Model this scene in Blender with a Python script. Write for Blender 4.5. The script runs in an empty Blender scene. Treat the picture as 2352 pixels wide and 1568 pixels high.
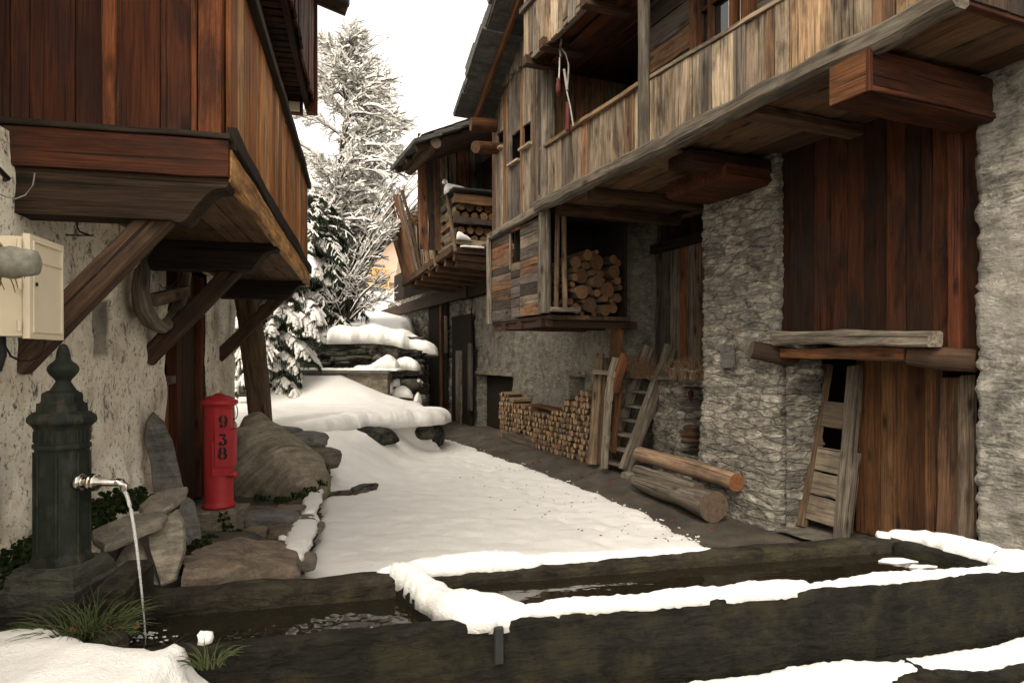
import bpy, math, random
import numpy as np
from mathutils import Vector, Matrix, noise
R = math.radians
rng = random.Random(7)
sc = bpy.context.scene
COL = sc.collection
CAMZ = 1.6; F = 1500.0; CX = 1176.0; HY = 820.0      # photo measured at 2352 x 1568; eye height 1.6 m

def sstep(x, a, b):
    if a == b: return 1.0 if x >= a else 0.0
    t = max(0.0, min(1.0, (x - a) / (b - a))); return t * t * (3 - 2 * t)
def n3(x, y=0.0, z=0.0): return noise.noise(Vector((x, y, z)))
def fbm(x, y=0.0, z=0.0, o=4): return noise.fractal(Vector((x, y, z)), 1.0, 2.0, o)
def atY(px, py, Y): return Vector(((px - CX) / F * Y, Y, CAMZ - (py - HY) / F * Y))
def atZ(px, py, z): return atY(px, py, (CAMZ - z) * F / (py - HY))
def interp(t, pts):
    if t <= pts[0][0]: return pts[0][1]
    for (a, va), (b, vb) in zip(pts, pts[1:]):
        if t <= b: return va + (vb - va) * (t - a) / (b - a)
    return pts[-1][1]

class Frame:
    """a street front: u along it, v into the house"""
    def __init__(s, O, u, v):
        s.O = Vector(O); s.u = Vector(u).normalized(); s.v = Vector(v).normalized()
    def W(s, u, v, z):
        p = s.O + s.u * u + s.v * v; return Vector((p.x, p.y, z))
    def hit(s, px, py, v):
        k = (px - CX) / F; a = s.O + s.v * v
        u = (k * a.y - a.x) / (s.u.x - k * s.u.y); Y = a.y + s.u.y * u
        return u, CAMZ - (py - HY) / F * Y
    def P(s, px, py, v):
        u, z = s.hit(px, py, v); return s.W(u, v, z)
    def uu(s, px, v): return s.hit(px, 0, v)[0]
    def uv(s, x, y):
        d = Vector((x, y)) - s.O; return d.dot(s.u), d.dot(s.v)
    @property
    def U(s): return Vector((s.u.x, s.u.y, 0))
    @property
    def V(s): return Vector((s.v.x, s.v.y, 0))
FR = Frame((0.4, 8.18), (.424, -1), (1, .424))          # right hand house; v=0 is its balcony front
FL = Frame((-1.4, 3.2), (-.229, 1), (-1, -.229))        # left hand house; v=0 is its balcony front
UP = Vector((0, 0, 1))

# ---------------------------------------------------------------- mesh building
class MB:
    def __init__(s): s.v = []; s.f = []; s.g = []; s.r = []; s.m = []; s.sm = []
    def add(s, vs, fs, g=None, r=0.5, m=0, smooth=False):
        o = len(s.v); s.v.extend(tuple(p) for p in vs)
        s.f.extend(tuple(i + o for i in f) for f in fs)
        s.g.extend(tuple(x) for x in (g if g is not None else vs))
        if isinstance(r, (list, tuple)): s.r.extend(r)
        else: s.r.extend([r] * len(vs))
        s.m.extend(m if isinstance(m, list) else [m] * len(fs)); s.sm.extend([smooth] * len(fs))
        return s
    def plank(s, p0, p1, wd, w, t, r=None, wob=.004, ch=.004, n=None, ends=.0, m=0, taper=1.0):
        """board from p0 to p1 (centre line), width w along wd, thickness t"""
        p0 = Vector(p0); p1 = Vector(p1); ax = (p1 - p0); L = ax.length; ax.normalize()
        wd = Vector(wd); wd = (wd - ax * wd.dot(ax)).normalized(); td = ax.cross(wd)
        if r is None: r = rng.random()
        if n is None: n = max(2, min(14, int(L / .18)))
        ch = min(ch, w * .2, t * .3); a, b = w / 2, t / 2
        prof = [(-a + ch, -b), (a - ch, -b), (a, -b + ch), (a, b - ch), (a - ch, b), (-a + ch, b), (-a, b - ch), (-a, -b + ch)]
        vs = []; g = []; sd = rng.uniform(0, 99); e0 = rng.uniform(-ends, ends); e1 = rng.uniform(-ends, ends)
        for i in range(n + 1):
            k = i / n; x = L * k + (e0 if i == 0 else e1 if i == n else 0)
            wl = n3(sd, k * L * 3) * wob * 2; wr = n3(sd + 9, k * L * 3) * wob * 2; bt = n3(sd + 20, k * L * 1.5) * wob * 1.5
            tp = 1 + (taper - 1) * k
            for (pw, pt) in prof:
                q = pw * tp + (wl if pw < 0 else wr)
                vs.append(p0 + ax * x + wd * q + td * (pt * tp + bt)); g.append((x + sd, q + sd, pt))
        fs = []
        for i in range(n):
            for j in range(8):
                fs.append((i * 8 + j, i * 8 + (j + 1) % 8, i * 8 + 8 + (j + 1) % 8, i * 8 + 8 + j))
        fs.append(tuple(range(7, -1, -1))); fs.append(tuple(n * 8 + j for j in range(8)))
        return s.add(vs, fs, g, r, m)
    def box(s, c, ax, ay, az, r=None, m=0, ch=.004):
        """oriented box: centre and full edge vectors; grain along the longest edge"""
        c = Vector(c); e = sorted([Vector(ax), Vector(ay), Vector(az)], key=lambda q: -q.length)
        return s.plank(c - e[0] / 2, c + e[0] / 2, e[1], e[1].length, e[2].length, r, wob=.0015, ch=ch, n=2, m=m)
    def log(s, pts, rad, ns=12, r=None, wob=.06, capm=1, m=0, flat=1.0):
        pts = [Vector(p) for p in pts]
        if r is None: r = rng.random()
        sd = rng.uniform(0, 99); P = []; Rr = []
        if not isinstance(rad, (list, tuple)): rad = [rad] * len(pts)
        for i in range(len(pts) - 1):
            k = max(1, min(12, int((pts[i + 1] - pts[i]).length / .12)))
            for j in range(k):
                t = j / k; P.append(pts[i].lerp(pts[i + 1], t)); Rr.append(rad[i] * (1 - t) + rad[i + 1] * t)
        P.append(pts[-1]); Rr.append(rad[-1])
        vs = []; g = []; L = 0
        for i, p in enumerate(P):
            d = (P[min(i + 1, len(P) - 1)] - P[max(i - 1, 0)]).normalized()
            a = d.cross(UP if abs(d.z) < .9 else Vector((0, 1, 0))).normalized(); b = a.cross(d)
            if i: L += (p - P[i - 1]).length
            for j in range(ns):
                th = 2 * math.pi * j / ns
                rr = Rr[i] * (1 + wob * 2 * n3(sd + math.cos(th) * 1.3, math.sin(th) * 1.3, L * 1.7) + wob * n3(sd, L * 3))
                x, y = math.cos(th) * rr, math.sin(th) * rr * flat
                vs.append(p + a * x + b * y); g.append((L + sd, th * Rr[0] + sd, 0.02))
        fs = [(i * ns + j, i * ns + (j + 1) % ns, i * ns + ns + (j + 1) % ns, i * ns + ns + j) for i in range(len(P) - 1) for j in range(ns)]
        s.add(vs, fs, g, r, m, True)
        for e, rev in ((0, True), (len(P) - 1, False)):        # sawn ends on their own verts, gco = (.., across)
            ring = [vs[e * ns + j] for j in range(ns)]; c = sum(ring, Vector()) / ns
            vv = [c] + ring; gg = [(0, 0, 0)] + [(sd, math.cos(2 * math.pi * j / ns) * Rr[e], math.sin(2 * math.pi * j / ns) * Rr[e]) for j in range(ns)]
            ff = [((0, 1 + (j + 1) % ns, 1 + j) if rev else (0, 1 + j, 1 + (j + 1) % ns)) for j in range(ns)]
            s.add(vv, ff, gg, r, capm)
        return s
    def tube(s, pts, rad, ns=6, r=.5, m=0): return s.log(pts, rad, ns, r, 0.0, m, m)
    def lathe(s, prof, c, ns=24, r=.5, m=0, smooth=True, phase=0.0, sq=None):
        c = Vector(c); vs = []; n = len(prof)
        for (z, rad) in prof:
            for j in range(ns):
                th = 2 * math.pi * (j + phase) / ns
                vs.append(c + Vector((math.cos(th) * rad, math.sin(th) * rad, z)))
        fs = [(i * ns + j, i * ns + (j + 1) % ns, i * ns + ns + (j + 1) % ns, i * ns + ns + j) for i in range(n - 1) for j in range(ns)]
        up = prof[-1][0] > prof[0][0]
        if not up: fs = [f[::-1] for f in fs]
        a = tuple(range(ns)); b = tuple((n - 1) * ns + j for j in range(ns))
        fs += [a[::-1], b] if up else [a, b[::-1]]
        return s.add(vs, fs, None, r, m, smooth)
    def rock(s, c, sx, sy, sz, rot=0, seed=0, sub=3, amp=.25, r=None, m=0, flatb=None, fac=.6, tilt=(0, 0)):
        import bmesh
        bm = bmesh.new(); bmesh.ops.create_icosphere(bm, subdivisions=sub, radius=1)
        M = Matrix.Rotation(rot, 3, 'Z') @ Matrix.Rotation(tilt[0], 3, 'X') @ Matrix.Rotation(tilt[1], 3, 'Y'); vs = []
        for v in bm.verts:
            p = v.co.copy(); q = p * 1.1 + Vector((seed * 3.1, seed * 1.7, seed))
            d = 1 + amp * noise.noise(q) + amp * .5 * noise.noise(q * 2.3) + amp * .22 * noise.noise(q * 6)
            # push towards a box for an angular look
            mx = max(abs(p.x), abs(p.y), abs(p.z)); d *= 1 + fac * (1 / mx - 1) * .8
            w = M @ Vector((p.x * d * sx, p.y * d * sy, p.z * d * sz))
            if flatb is not None: w.z = max(w.z, flatb)
            vs.append(Vector(c) + w)
        s.add(vs, [tuple(v.index for v in f.verts) for f in bm.faces], None, rng.random() if r is None else r, m, True); bm.free(); return s
    def slab(s, outline, n, t, seed=0, m=0, r=None, rough=.006):
        """flat stone: outline of 3d points (a plane), thickness t along n, ragged edges"""
        n = Vector(n).normalized(); o = [Vector(p) for p in outline]; pts = []
        for i in range(len(o)):
            a, b = o[i], o[(i + 1) % len(o)]; k = max(2, int((b - a).length / .035))
            for j in range(k): pts.append(a.lerp(b, j / k))
        c = sum(pts, Vector()) / len(pts); N = len(pts); vs = []
        for lay, (dz, sc_) in enumerate(((-.5, .95), (-.25, 1.0), (.2, .99), (.5, .95), (.52, .6), (.5, .25))):
            for i, p in enumerate(pts):
                q = (p - c); k = sc_ + .05 * n3(p.x * 9 + seed, p.y * 9 + lay * .7, p.z * 9)
                vs.append(c + q * k + n * (dz * t + rough * n3(p.x * 14 + seed, p.y * 14, p.z * 14 + lay)))
        fs = [(l * N + i, l * N + (i + 1) % N, l * N + N + (i + 1) % N, l * N + N + i) for l in range(5) for i in range(N)]
        vs.append(c + n * (.5 * t)); vs.append(c - n * (.5 * t)); T = len(vs) - 2
        fs += [(5 * N + i, 5 * N + (i + 1) % N, T) for i in range(N)] + [((i + 1) % N, i, T + 1) for i in range(N)]
        return s.add(vs, fs, None, rng.random() if r is None else r, m, False)
    def snow(s, pts, hw, h, ns=11, seed=0, drop=.012, sag=1.0):
        """heaped snow along a line; hw and h are numbers or functions of 0..1"""
        pts = [Vector(p) for p in pts]; P = []
        for a, b in zip(pts, pts[1:]):
            k = max(1, int((b - a).length / .018)); P += [a.lerp(b, j / k) for j in range(k)]
        P.append(pts[-1]); N = len(P); vs = []; tot = max(N - 1, 1)
        fw = hw if callable(hw) else (lambda t: hw); fh = h if callable(h) else (lambda t: h)
        for i, p in enumerate(P):
            t = i / tot; d = P[min(i + 3, N - 1)] - P[max(i - 3, 0)]; d.z = 0; d.normalize(); sd = Vector((-d.y, d.x, 0))
            e = min(1.0, min(i, N - 1 - i) / 5.0); e = math.sqrt(max(.02, 1 - (1 - e) ** 2))
            w0 = fw(t); hf = min(.22 * w0, .012); wl = (w0 * (1 + .3 * n3(p.x * 5 + seed, p.y * 5)) + hf * n3(p.x * 22, p.y * 22, seed) + hf * .5 * n3(p.x * 60, p.y * 60, seed)) * e
            wr = (w0 * (1 + .3 * n3(p.x * 5, p.y * 5, 5 + seed)) + hf * n3(p.x * 22, p.y * 22, 9 + seed) + hf * .5 * n3(p.x * 60, p.y * 60, 4 + seed)) * e
            H = .74 * (fh(t) * (1 + .25 * n3(p.x * 4, p.y * 4, seed)) + min(.25 * fh(t), .016) * n3(p.x * 13, p.y * 13, seed)) * (.25 + .75 * e)
            for j in range(ns):
                q = -1 + 2 * j / (ns - 1); w = wl if q < 0 else wr
                z = H * (max(0, 1 - abs(q) ** 2.6)) ** .55 - drop * abs(q) ** 6
                x = q if abs(q) < .99 else q * .93
                pp = p + sd * (x * w) + UP * z
                vs.append(pp + Vector((.004 * n3(pp.x * 60, pp.y * 60, seed + 3), .004 * n3(pp.x * 60, pp.y * 60, seed + 6), .007 * n3(pp.x * 32, pp.y * 32, seed) + .004 * n3(pp.x * 85, pp.y * 85, seed))))
        fs = [(i * ns + j, i * ns + ns + j, i * ns + ns + j + 1, i * ns + j + 1) for i in range(N - 1) for j in range(ns - 1)]
        fs += [(i * ns + ns - 1, i * ns + ns + ns - 1, i * ns + ns, i * ns) for i in range(N - 1)]
        fs += [tuple(range(ns)), tuple((N - 1) * ns + j for j in range(ns - 1, -1, -1))]
        return s.add(vs, fs, None, .5, 0, True)
    def segs(s, S, ns=4, r=None, m=0):
        """many tapered twigs at once: S = list of (p0, p1, r0, r1)"""
        if not S: return s
        p0 = np.array([q[0] for q in S], float); p1 = np.array([q[1] for q in S], float)
        r0 = np.array([q[2] for q in S]); r1 = np.array([q[3] for q in S])
        d = p1 - p0; d /= np.maximum(np.linalg.norm(d, axis=1), 1e-6)[:, None]
        ref = np.where(np.abs(d[:, 2:3]) < .9, np.array([[0, 0, 1.0]]), np.array([[0, 1.0, 0]]))
        a = np.cross(d, ref); a /= np.linalg.norm(a, axis=1)[:, None]; b = np.cross(a, d); vs = []
        for P, rr in ((p0, r0), (p1, r1)):
            for j in range(ns):
                th = 2 * math.pi * j / ns; vs.append(P + (a * math.cos(th) + b * math.sin(th)) * rr[:, None])
        V = np.stack(vs, 1).reshape(-1, 3); base = np.arange(len(S)) * 2 * ns
        q = []
        for j in range(ns): q.append(np.stack([base + j, base + (j + 1) % ns, base + ns + (j + 1) % ns, base + ns + j], 1))
        fs = [tuple(x) for x in np.concatenate(q).tolist()]
        rv = np.repeat(np.random.RandomState(3).rand(len(S)), 2 * ns).tolist() if r is None else r
        return s.add([tuple(x) for x in V.tolist()], fs, None, rv, m, True)

def obj(name, mb, mats, parent=None, loc=None, kind=None, sharp=None):
    L = Vector(parent['_loc']) if parent is not None else (Vector(loc) if loc is not None else Vector((0, 0, 0)))
    V = np.array(mb.v, float) - np.array(L)
    me = bpy.data.meshes.new(name); me.from_pydata(V.tolist(), [], mb.f)
    a = me.attributes.new('gco', 'FLOAT_VECTOR', 'POINT'); a.data.foreach_set('vector', np.array(mb.g, np.float32).ravel())
    a = me.attributes.new('rnd', 'FLOAT', 'POINT'); a.data.foreach_set('value', np.array(mb.r, np.float32))
    for m in (mats if isinstance(mats, (list, tuple)) else [mats]): me.materials.append(m)
    me.polygons.foreach_set('material_index', np.array(mb.m, np.int32)); me.polygons.foreach_set('use_smooth', np.array(mb.sm, bool))
    me.update()
    o = bpy.data.objects.new(name, me); COL.objects.link(o)
    o['_loc'] = tuple(L)
    if parent is not None: o.parent = parent if isinstance(parent, bpy.types.Object) else None
    else: o.location = L
    if parent is not None and parent.type == 'MESH': pass
    if kind: o['kind'] = kind
    return o
def tag(o, label, cat, group=None):
    o['label'] = label; o['category'] = cat
    if group: o['group'] = group
    return o
def thing(name, label, cat, loc, group=None):
    o = bpy.data.objects.new(name, None); COL.objects.link(o); o.location = loc; o.empty_display_size = .2
    o['_loc'] = tuple(Vector(loc)); return tag(o, label, cat, group)
def single(name, label, cat, mb, mats, loc, group=None): return tag(obj(name, mb, mats, None, loc), label, cat, group)

def sheet(path, z0, z1, res, disp, hole=None, out=1, zf=None, closed_top=None):
    """wall surface along an xy path (list of (x,y)); disp(s,z,pos)->(offset, rnd); returns MB. out=+1: normal to the right of travel"""
    P = []; acc = 0; S = []
    for a, b in zip(path, path[1:]):
        a = Vector(a); b = Vector(b); L = (b - a).length; k = max(1, int(round(L / res)))
        for j in range(k): P.append(a.lerp(b, j / k)); S.append(acc + L * j / k)
        acc += L
    P.append(Vector(path[-1])); S.append(acc); nz = max(1, int(round((z1 - z0) / res))); vs = []; rr = []; n = len(P)
    for i, p in enumerate(P):
        d = (P[min(i + 1, n - 1)] - P[max(i - 1, 0)]).normalized(); nn = Vector((d.y, -d.x)) * out
        for k in range(nz + 1):
            z = z0 + (z1 - z0) * k / nz; o, rv = disp(S[i], z, Vector((p.x, p.y, z)))
            vs.append((p.x + nn.x * o, p.y + nn.y * o, z)); rr.append(rv)
    fs = []; H = nz + 1
    for i in range(n - 1):
        for k in range(nz):
            if hole and hole((S[i] + S[i + 1]) / 2, z0 + (z1 - z0) * (k + .5) / nz): continue
            f = (i * H + k, i * H + H + k, i * H + H + k + 1, i * H + k + 1); fs.append(f if out > 0 else f[::-1])
    mb = MB(); mb.add(vs, fs, None, rr, 0, True)
    return mb
def rubble(amp=.035, sx=3.2, sz=7.0, warp=.25, seed=0):
    def f(s, z, p):
        q = Vector((p.x * sx, p.y * sx, p.z * sz)); q += Vector((n3(p.x * 4, p.y * 4, p.z * 4), n3(p.y * 4, p.z * 4, 3), n3(p.z * 5, p.x * 5, 7))) * warp * 3
        d, c = noise.voronoi(q + Vector((seed, 0, 0))); k = min(1, (d[1] - d[0]) * 3.6)
        rv = (math.sin(c[0].x * 12.9 + c[0].y * 78.2 + c[0].z * 37.7) * 43758.5) % 1
        return amp * (k ** .6 * (.6 + .8 * rv) - .6) + amp * .45 * fbm(p.x * 6, p.y * 6, p.z * 26), .15 + .85 * rv * (.35 + .65 * k) if k > .12 else .05
    return f
# ---------------------------------------------------------------- materials
class NT:
    def __init__(s, name):
        s.m = bpy.data.materials.new(name); s.m.use_nodes = True; s.t = s.m.node_tree; s.t.nodes.clear()
        s.out = s.t.nodes.new('ShaderNodeOutputMaterial'); s.b = s.t.nodes.new('ShaderNodeBsdfPrincipled')
        s.t.links.new(s.b.outputs[0], s.out.inputs[0])
    def n(s, ty, **k):
        x = s.t.nodes.new(ty)
        for a, b in k.items(): setattr(x, a, b)
        return x
    def link(s, a, b): s.t.links.new(a, b)
    def attr(s, name, vec=False):
        x = s.n('ShaderNodeAttribute', attribute_name=name); return x.outputs['Vector' if vec else 'Fac']
    def vmul(s, v, sc_):
        x = s.n('ShaderNodeVectorMath', operation='MULTIPLY'); s.link(v, x.inputs[0]); x.inputs[1].default_value = sc_; return x.outputs[0]
    def vadd(s, v, f, k):
        """v + f*k along all axes"""
        c = s.n('ShaderNodeMath', operation='MULTIPLY'); s.link(f, c.inputs[0]); c.inputs[1].default_value = k
        x = s.n('ShaderNodeVectorMath', operation='ADD'); s.link(v, x.inputs[0]); s.link(c.outputs[0], x.inputs[1]); return x.outputs[0]
    def noise(s, v, scale, det=4, ro=.6, dist=0):
        x = s.n('ShaderNodeTexNoise'); s.link(v, x.inputs['Vector']); x.inputs['Scale'].default_value = scale
        x.inputs['Detail'].default_value = det; x.inputs['Roughness'].default_value = ro; x.inputs['Distortion'].default_value = dist; return x.outputs['Fac']
    def ramp(s, f, stops, mode='LINEAR'):
        x = s.n('ShaderNodeValToRGB'); s.link(f, x.inputs[0]); cr = x.color_ramp; cr.interpolation = mode
        while len(cr.elements) > 1: cr.elements.remove(cr.elements[-1])
        for i, (p, c) in enumerate(stops):
            e = cr.elements[0] if i == 0 else cr.elements.new(p); e.position = p
            e.color = (c, c, c, 1) if isinstance(c, (int, float)) else (*c, 1)
        return x.outputs[0]
    def mix(s, f, a, b, mode='MIX'):
        x = s.n('ShaderNodeMix', data_type='RGBA', blend_type=mode)
        for sock, val in ((x.inputs[0], f), (x.inputs[6], a), (x.inputs[7], b)):
            if isinstance(val, (int, float)): sock.default_value = val if sock.type == 'VALUE' else (val, val, val, 1)
            elif isinstance(val, tuple): sock.default_value = (*val, 1)
            else: s.link(val, sock)
        return x.outputs[2]
    def math(s, op, a, b=None):
        x = s.n('ShaderNodeMath', operation=op)
        for i, val in enumerate((a, b)):
            if val is None: continue
            if isinstance(val, (int, float)): x.inputs[i].default_value = val
            else: s.link(val, x.inputs[i])
        return x.outputs[0]
    def bump(s, h, strength=.5, dist=.01, prev=None):
        x = s.n('ShaderNodeBump'); s.link(h, x.inputs['Height']); x.inputs['Strength'].default_value = strength; x.inputs['Distance'].default_value = dist
        if prev is not None: s.link(prev, x.inputs['Normal'])
        s.link(x.outputs[0], s.b.inputs['Normal']); return x.outputs[0]
    def done(s, col, rough=.8, spec=.3, metal=0.0):
        for key, val in (('Base Color', col), ('Roughness', rough), ('Specular IOR Level', spec), ('Metallic', metal)):
            if val is None: continue
            so = s.b.inputs[key]
            if isinstance(val, (int, float)): so.default_value = val
            elif isinstance(val, tuple): so.default_value = (*val, 1)
            else: s.link(val, so)
        return s.m

def wood(name, cols, stain=(.03, .022, .016), st=.5, contrast=1.0, knots=1.0, rough=.82, spec=.10, grain=1.0, across=24, dirt=.45):
    t = NT(name); g = t.attr('gco', True); r = t.attr('rnd')
    base = t.ramp(r, [(i / len(cols), c) for i, c in enumerate(cols)], 'CONSTANT')
    base = t.mix(1.0, base, t.ramp(t.math('FRACT', t.math('MULTIPLY', r, 17.3)), [(0, .72), (1, 1.25)]), 'MULTIPLY')
    v = t.vadd(g, r, 41.0)
    streak = t.noise(t.vmul(v, (1.1, across, across)), 1, 6, .68, .25)
    fine = t.noise(t.vmul(v, (4, 110, 110)), 1, 3, .6)
    big = t.noise(t.vmul(v, (1.3, 5, 5)), 1, 6, .7, .6)
    c = t.mix(1.0, base, t.ramp(streak, [(.34, 1 - .42 * contrast), (.5, 1.0), (.66, 1 + .28 * contrast)]), 'MULTIPLY')
    c = t.mix(1.0, c, t.ramp(fine, [(.36, .62), (.6, 1.15)]), 'MULTIPLY')
    c = t.mix(t.ramp(big, [(.47, 0), (.64, st)]), c, stain)
    vo = t.n('ShaderNodeTexVoronoi'); t.link(t.vmul(v, (3.2, 9.5, 9.5)), vo.inputs['Vector']); vo.inputs['Scale'].default_value = 1
    kn = t.ramp(vo.outputs['Distance'], [(.08, .95 * knots), (.17, .6 * knots), (.30, 0)])
    sepc = t.n('ShaderNodeSeparateColor'); t.link(vo.outputs['Color'], sepc.inputs[0])
    kn = t.math('MULTIPLY', kn, t.ramp(sepc.outputs[0], [(.5, 0), (.54, 1)]))
    c = t.mix(kn, c, tuple(x * .6 for x in stain))
    crack = t.noise(t.vmul(v, (.8, 48, 48)), 1, 2, .5, .15); c = t.mix(t.ramp(crack, [(.63, 0), (.67, .8)]), c, tuple(x * .5 for x in stain))
    pos = t.n('ShaderNodeNewGeometry').outputs['Position']
    d = t.noise(t.vmul(pos, (2.3, 2.3, 1.5)), 1, 5, .65)
    c = t.mix(t.ramp(d, [(.48, 0), (.68, dirt)]), c, (.02, .016, .013))
    h = t.math('ADD', t.math('MULTIPLY', streak, 1.0), t.math('MULTIPLY', fine, .5)); t.bump(h, .55 * grain, .012)
    return t.done(c, rough, spec)
def endgrain(name, cols):
    t = NT(name); g = t.attr('gco', True); r = t.attr('rnd'); base = t.ramp(r, [(i / max(1, len(cols) - 1), c) for i, c in enumerate(cols)])
    s = t.n('ShaderNodeSeparateXYZ'); t.link(g, s.inputs[0])
    d = t.math('SQRT', t.math('ADD', t.math('MULTIPLY', s.outputs[1], s.outputs[1]), t.math('MULTIPLY', s.outputs[2], s.outputs[2])))
    nn = t.noise(t.vadd(g, r, 13.), 16, 3); ring = t.math('SINE', t.math('ADD', t.math('MULTIPLY', d, 420.0), t.math('MULTIPLY', nn, 9.0)))
    c = t.mix(1.0, base, t.ramp(ring, [(0, .74), (1, 1.08)]), 'MULTIPLY')
    pos = t.n('ShaderNodeNewGeometry').outputs['Position']
    c = t.mix(1.0, c, t.ramp(t.noise(pos, 30, 4, .7), [(.3, .55), (.65, 1.15)]), 'MULTIPLY'); t.bump(nn, .4, .01)
    return t.done(c, .85, .2)
def stone(name, cols, joint=(.10, .085, .07), mort=.5, scale=1.0, bump=.8, lich=None, spec=.25, mas=None):
    t = NT(name); r = t.attr('rnd'); pos = t.n('ShaderNodeNewGeometry').outputs['Position']
    base = t.ramp(r, [(0, joint), (.1, joint)] + [(.14 + .86 * i / max(1, len(cols) - 1), c) for i, c in enumerate(cols)])
    a = t.noise(pos, 7 * scale, 6, .7); b = t.noise(t.vmul(pos, (9 * scale, 9 * scale, 40 * scale)), 1, 6, .7, 1.2); e = t.noise(pos, 60 * scale, 3, .6)
    c = t.mix(1.0, base, t.ramp(a, [(.36, .55), (.53, 1.0), (.66, 1.4)]), 'MULTIPLY')
    c = t.mix(1.0, c, t.ramp(b, [(.36, .38), (.52, 1.0), (.66, 1.4)]), 'MULTIPLY')
    c = t.mix(1.0, c, t.ramp(e, [(.3, .75), (.7, 1.2)]), 'MULTIPLY')
    mh = None
    if mas:
        sx, sz_, k = mas; wp = t.n('ShaderNodeTexNoise'); t.link(pos, wp.inputs['Vector']); wp.inputs['Scale'].default_value = 5; wp.inputs['Detail'].default_value = 4
        ad = t.n('ShaderNodeVectorMath', operation='MULTIPLY_ADD'); t.link(wp.outputs['Color'], ad.inputs[0]); ad.inputs[1].default_value = (.16, .16, .07); t.link(pos, ad.inputs[2])
        cell = t.vmul(ad.outputs[0], (sx, sx, sz_)); v1 = t.n('ShaderNodeTexVoronoi'); t.link(cell, v1.inputs['Vector']); v1.inputs['Scale'].default_value = 1
        v2 = t.n('ShaderNodeTexVoronoi', feature='DISTANCE_TO_EDGE'); t.link(cell, v2.inputs['Vector']); v2.inputs['Scale'].default_value = 1
        sc3 = t.n('ShaderNodeSeparateColor'); t.link(v1.outputs['Color'], sc3.inputs[0])
        c = t.mix(1.0, c, t.ramp(sc3.outputs[0], [(0, 1 - .5 * k), (.5, 1.0), (1, 1 + .45 * k)]), 'MULTIPLY'); edge = t.ramp(v2.outputs['Distance'], [(.01, 0), (.09, 1)])
        c = t.mix(1.0, c, t.ramp(v2.outputs['Distance'], [(.0, 1 - .62 * k), (.05, 1 - .3 * k), (.12, 1)]), 'MULTIPLY'); mh = edge
    if mort: c = t.mix(t.ramp(t.noise(pos, 2.6 * scale, 5, .6), [(.45, 0), (.62, mort)]), c, tuple(x * 1.1 for x in cols[-1]))
    if lich: c = t.mix(t.ramp(t.noise(pos, 5, 6, .7), [(.5, 0), (.66, .8)]), c, lich)
    h = t.math('ADD', t.math('MULTIPLY', b, 1.0), t.math('MULTIPLY', e, .45))
    if mh is not None: h = t.math('ADD', h, t.math('MULTIPLY', mh, .8 * mas[2]))
    t.bump(h, bump, .035)
    return t.done(c, .9, spec)
def slate(name, cols, lich=(.2, .19, .12), fol=(5, 5, 28), bump=.5, la=.5, rot=None):
    t = NT(name); r = t.attr('rnd'); g = t.attr('gco', True); pos = t.n('ShaderNodeNewGeometry').outputs['Position']
    base = t.ramp(r, [(i / max(1, len(cols) - 1), c) for i, c in enumerate(cols)])
    pr = pos
    if rot:
        vr = t.n('ShaderNodeVectorRotate', rotation_type='EULER_XYZ'); t.link(pos, vr.inputs['Vector']); vr.inputs['Rotation'].default_value = rot; pr = vr.outputs[0]
    a = t.noise(t.vmul(pr, fol), 1, 7, .72, .3); b = t.noise(pos, 9, 6, .7); e = t.noise(pos, 70, 3)
    c = t.mix(1.0, base, t.ramp(a, [(.36, .55), (.5, 1), (.64, 1.32)]), 'MULTIPLY')
    c = t.mix(1.0, c, t.ramp(b, [(.3, .6), (.68, 1.3)]), 'MULTIPLY'); c = t.mix(1.0, c, t.ramp(e, [(.3, .8), (.7, 1.18)]), 'MULTIPLY')
    c = t.mix(t.ramp(t.noise(pos, 6, 7, .75), [(.54, 0), (.66, la)]), c, lich)
    t.bump(t.math('ADD', a, t.math('MULTIPLY', e, .35)), bump, .02)
    return t.done(c, .82, .35)
def plaster(name):
    t = NT(name); pos = t.n('ShaderNodeNewGeometry').outputs['Position']; r = t.attr('rnd')
    c = t.ramp(t.noise(pos, 2.2, 6, .65), [(.34, (.50, .44, .335)), (.48, (.75, .68, .545)), (.64, (.84, .785, .65))])
    c = t.mix(t.ramp(t.noise(pos, 30, 5, .75), [(.55, 0), (.63, .75)]), c, (.10, .085, .065))
    c = t.mix(t.ramp(t.noise(t.vmul(pos, (9, 9, 6)), 1, 8, .8), [(.565, 0), (.61, .9)]), c, (.055, .047, .036))
    c = t.mix(t.ramp(t.noise(pos, 75, 3, .7), [(.62, 0), (.68, .6)]), c, (.09, .075, .06))
    c = t.mix(t.ramp(r, [(0, .9), (.45, 0)]), c, (.075, .066, .052))
    s = t.n('ShaderNodeSeparateXYZ'); t.link(pos, s.inputs[0])
    t.bump(t.math('ADD', t.noise(pos, 22, 6, .7), t.math('MULTIPLY', t.noise(pos, 90, 2), .4)), .7, .02)
    return t.done(c, .92, .15)
def simple(name, col, rough=.6, spec=.4, metal=0.0, var=.35, sc_=12, bump=.15, fl=None, fl_t=(.62, .7)):
    t = NT(name); pos = t.n('ShaderNodeNewGeometry').outputs['Position']; a = t.noise(pos, sc_, 6, .7)
    c = t.mix(1.0, col, t.ramp(a, [(.3, 1 - var), (.7, 1 + var)]), 'MULTIPLY')
    if fl: c = t.mix(t.ramp(t.noise(t.vmul(pos, (1, 1, .35)), sc_ * 1.7, 7, .75), [(fl_t[0], 0), (fl_t[1], .85)]), c, fl)
    t.bump(t.noise(pos, sc_ * 5, 4), bump, .004)
    return t.done(c, rough, spec, metal)
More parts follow.
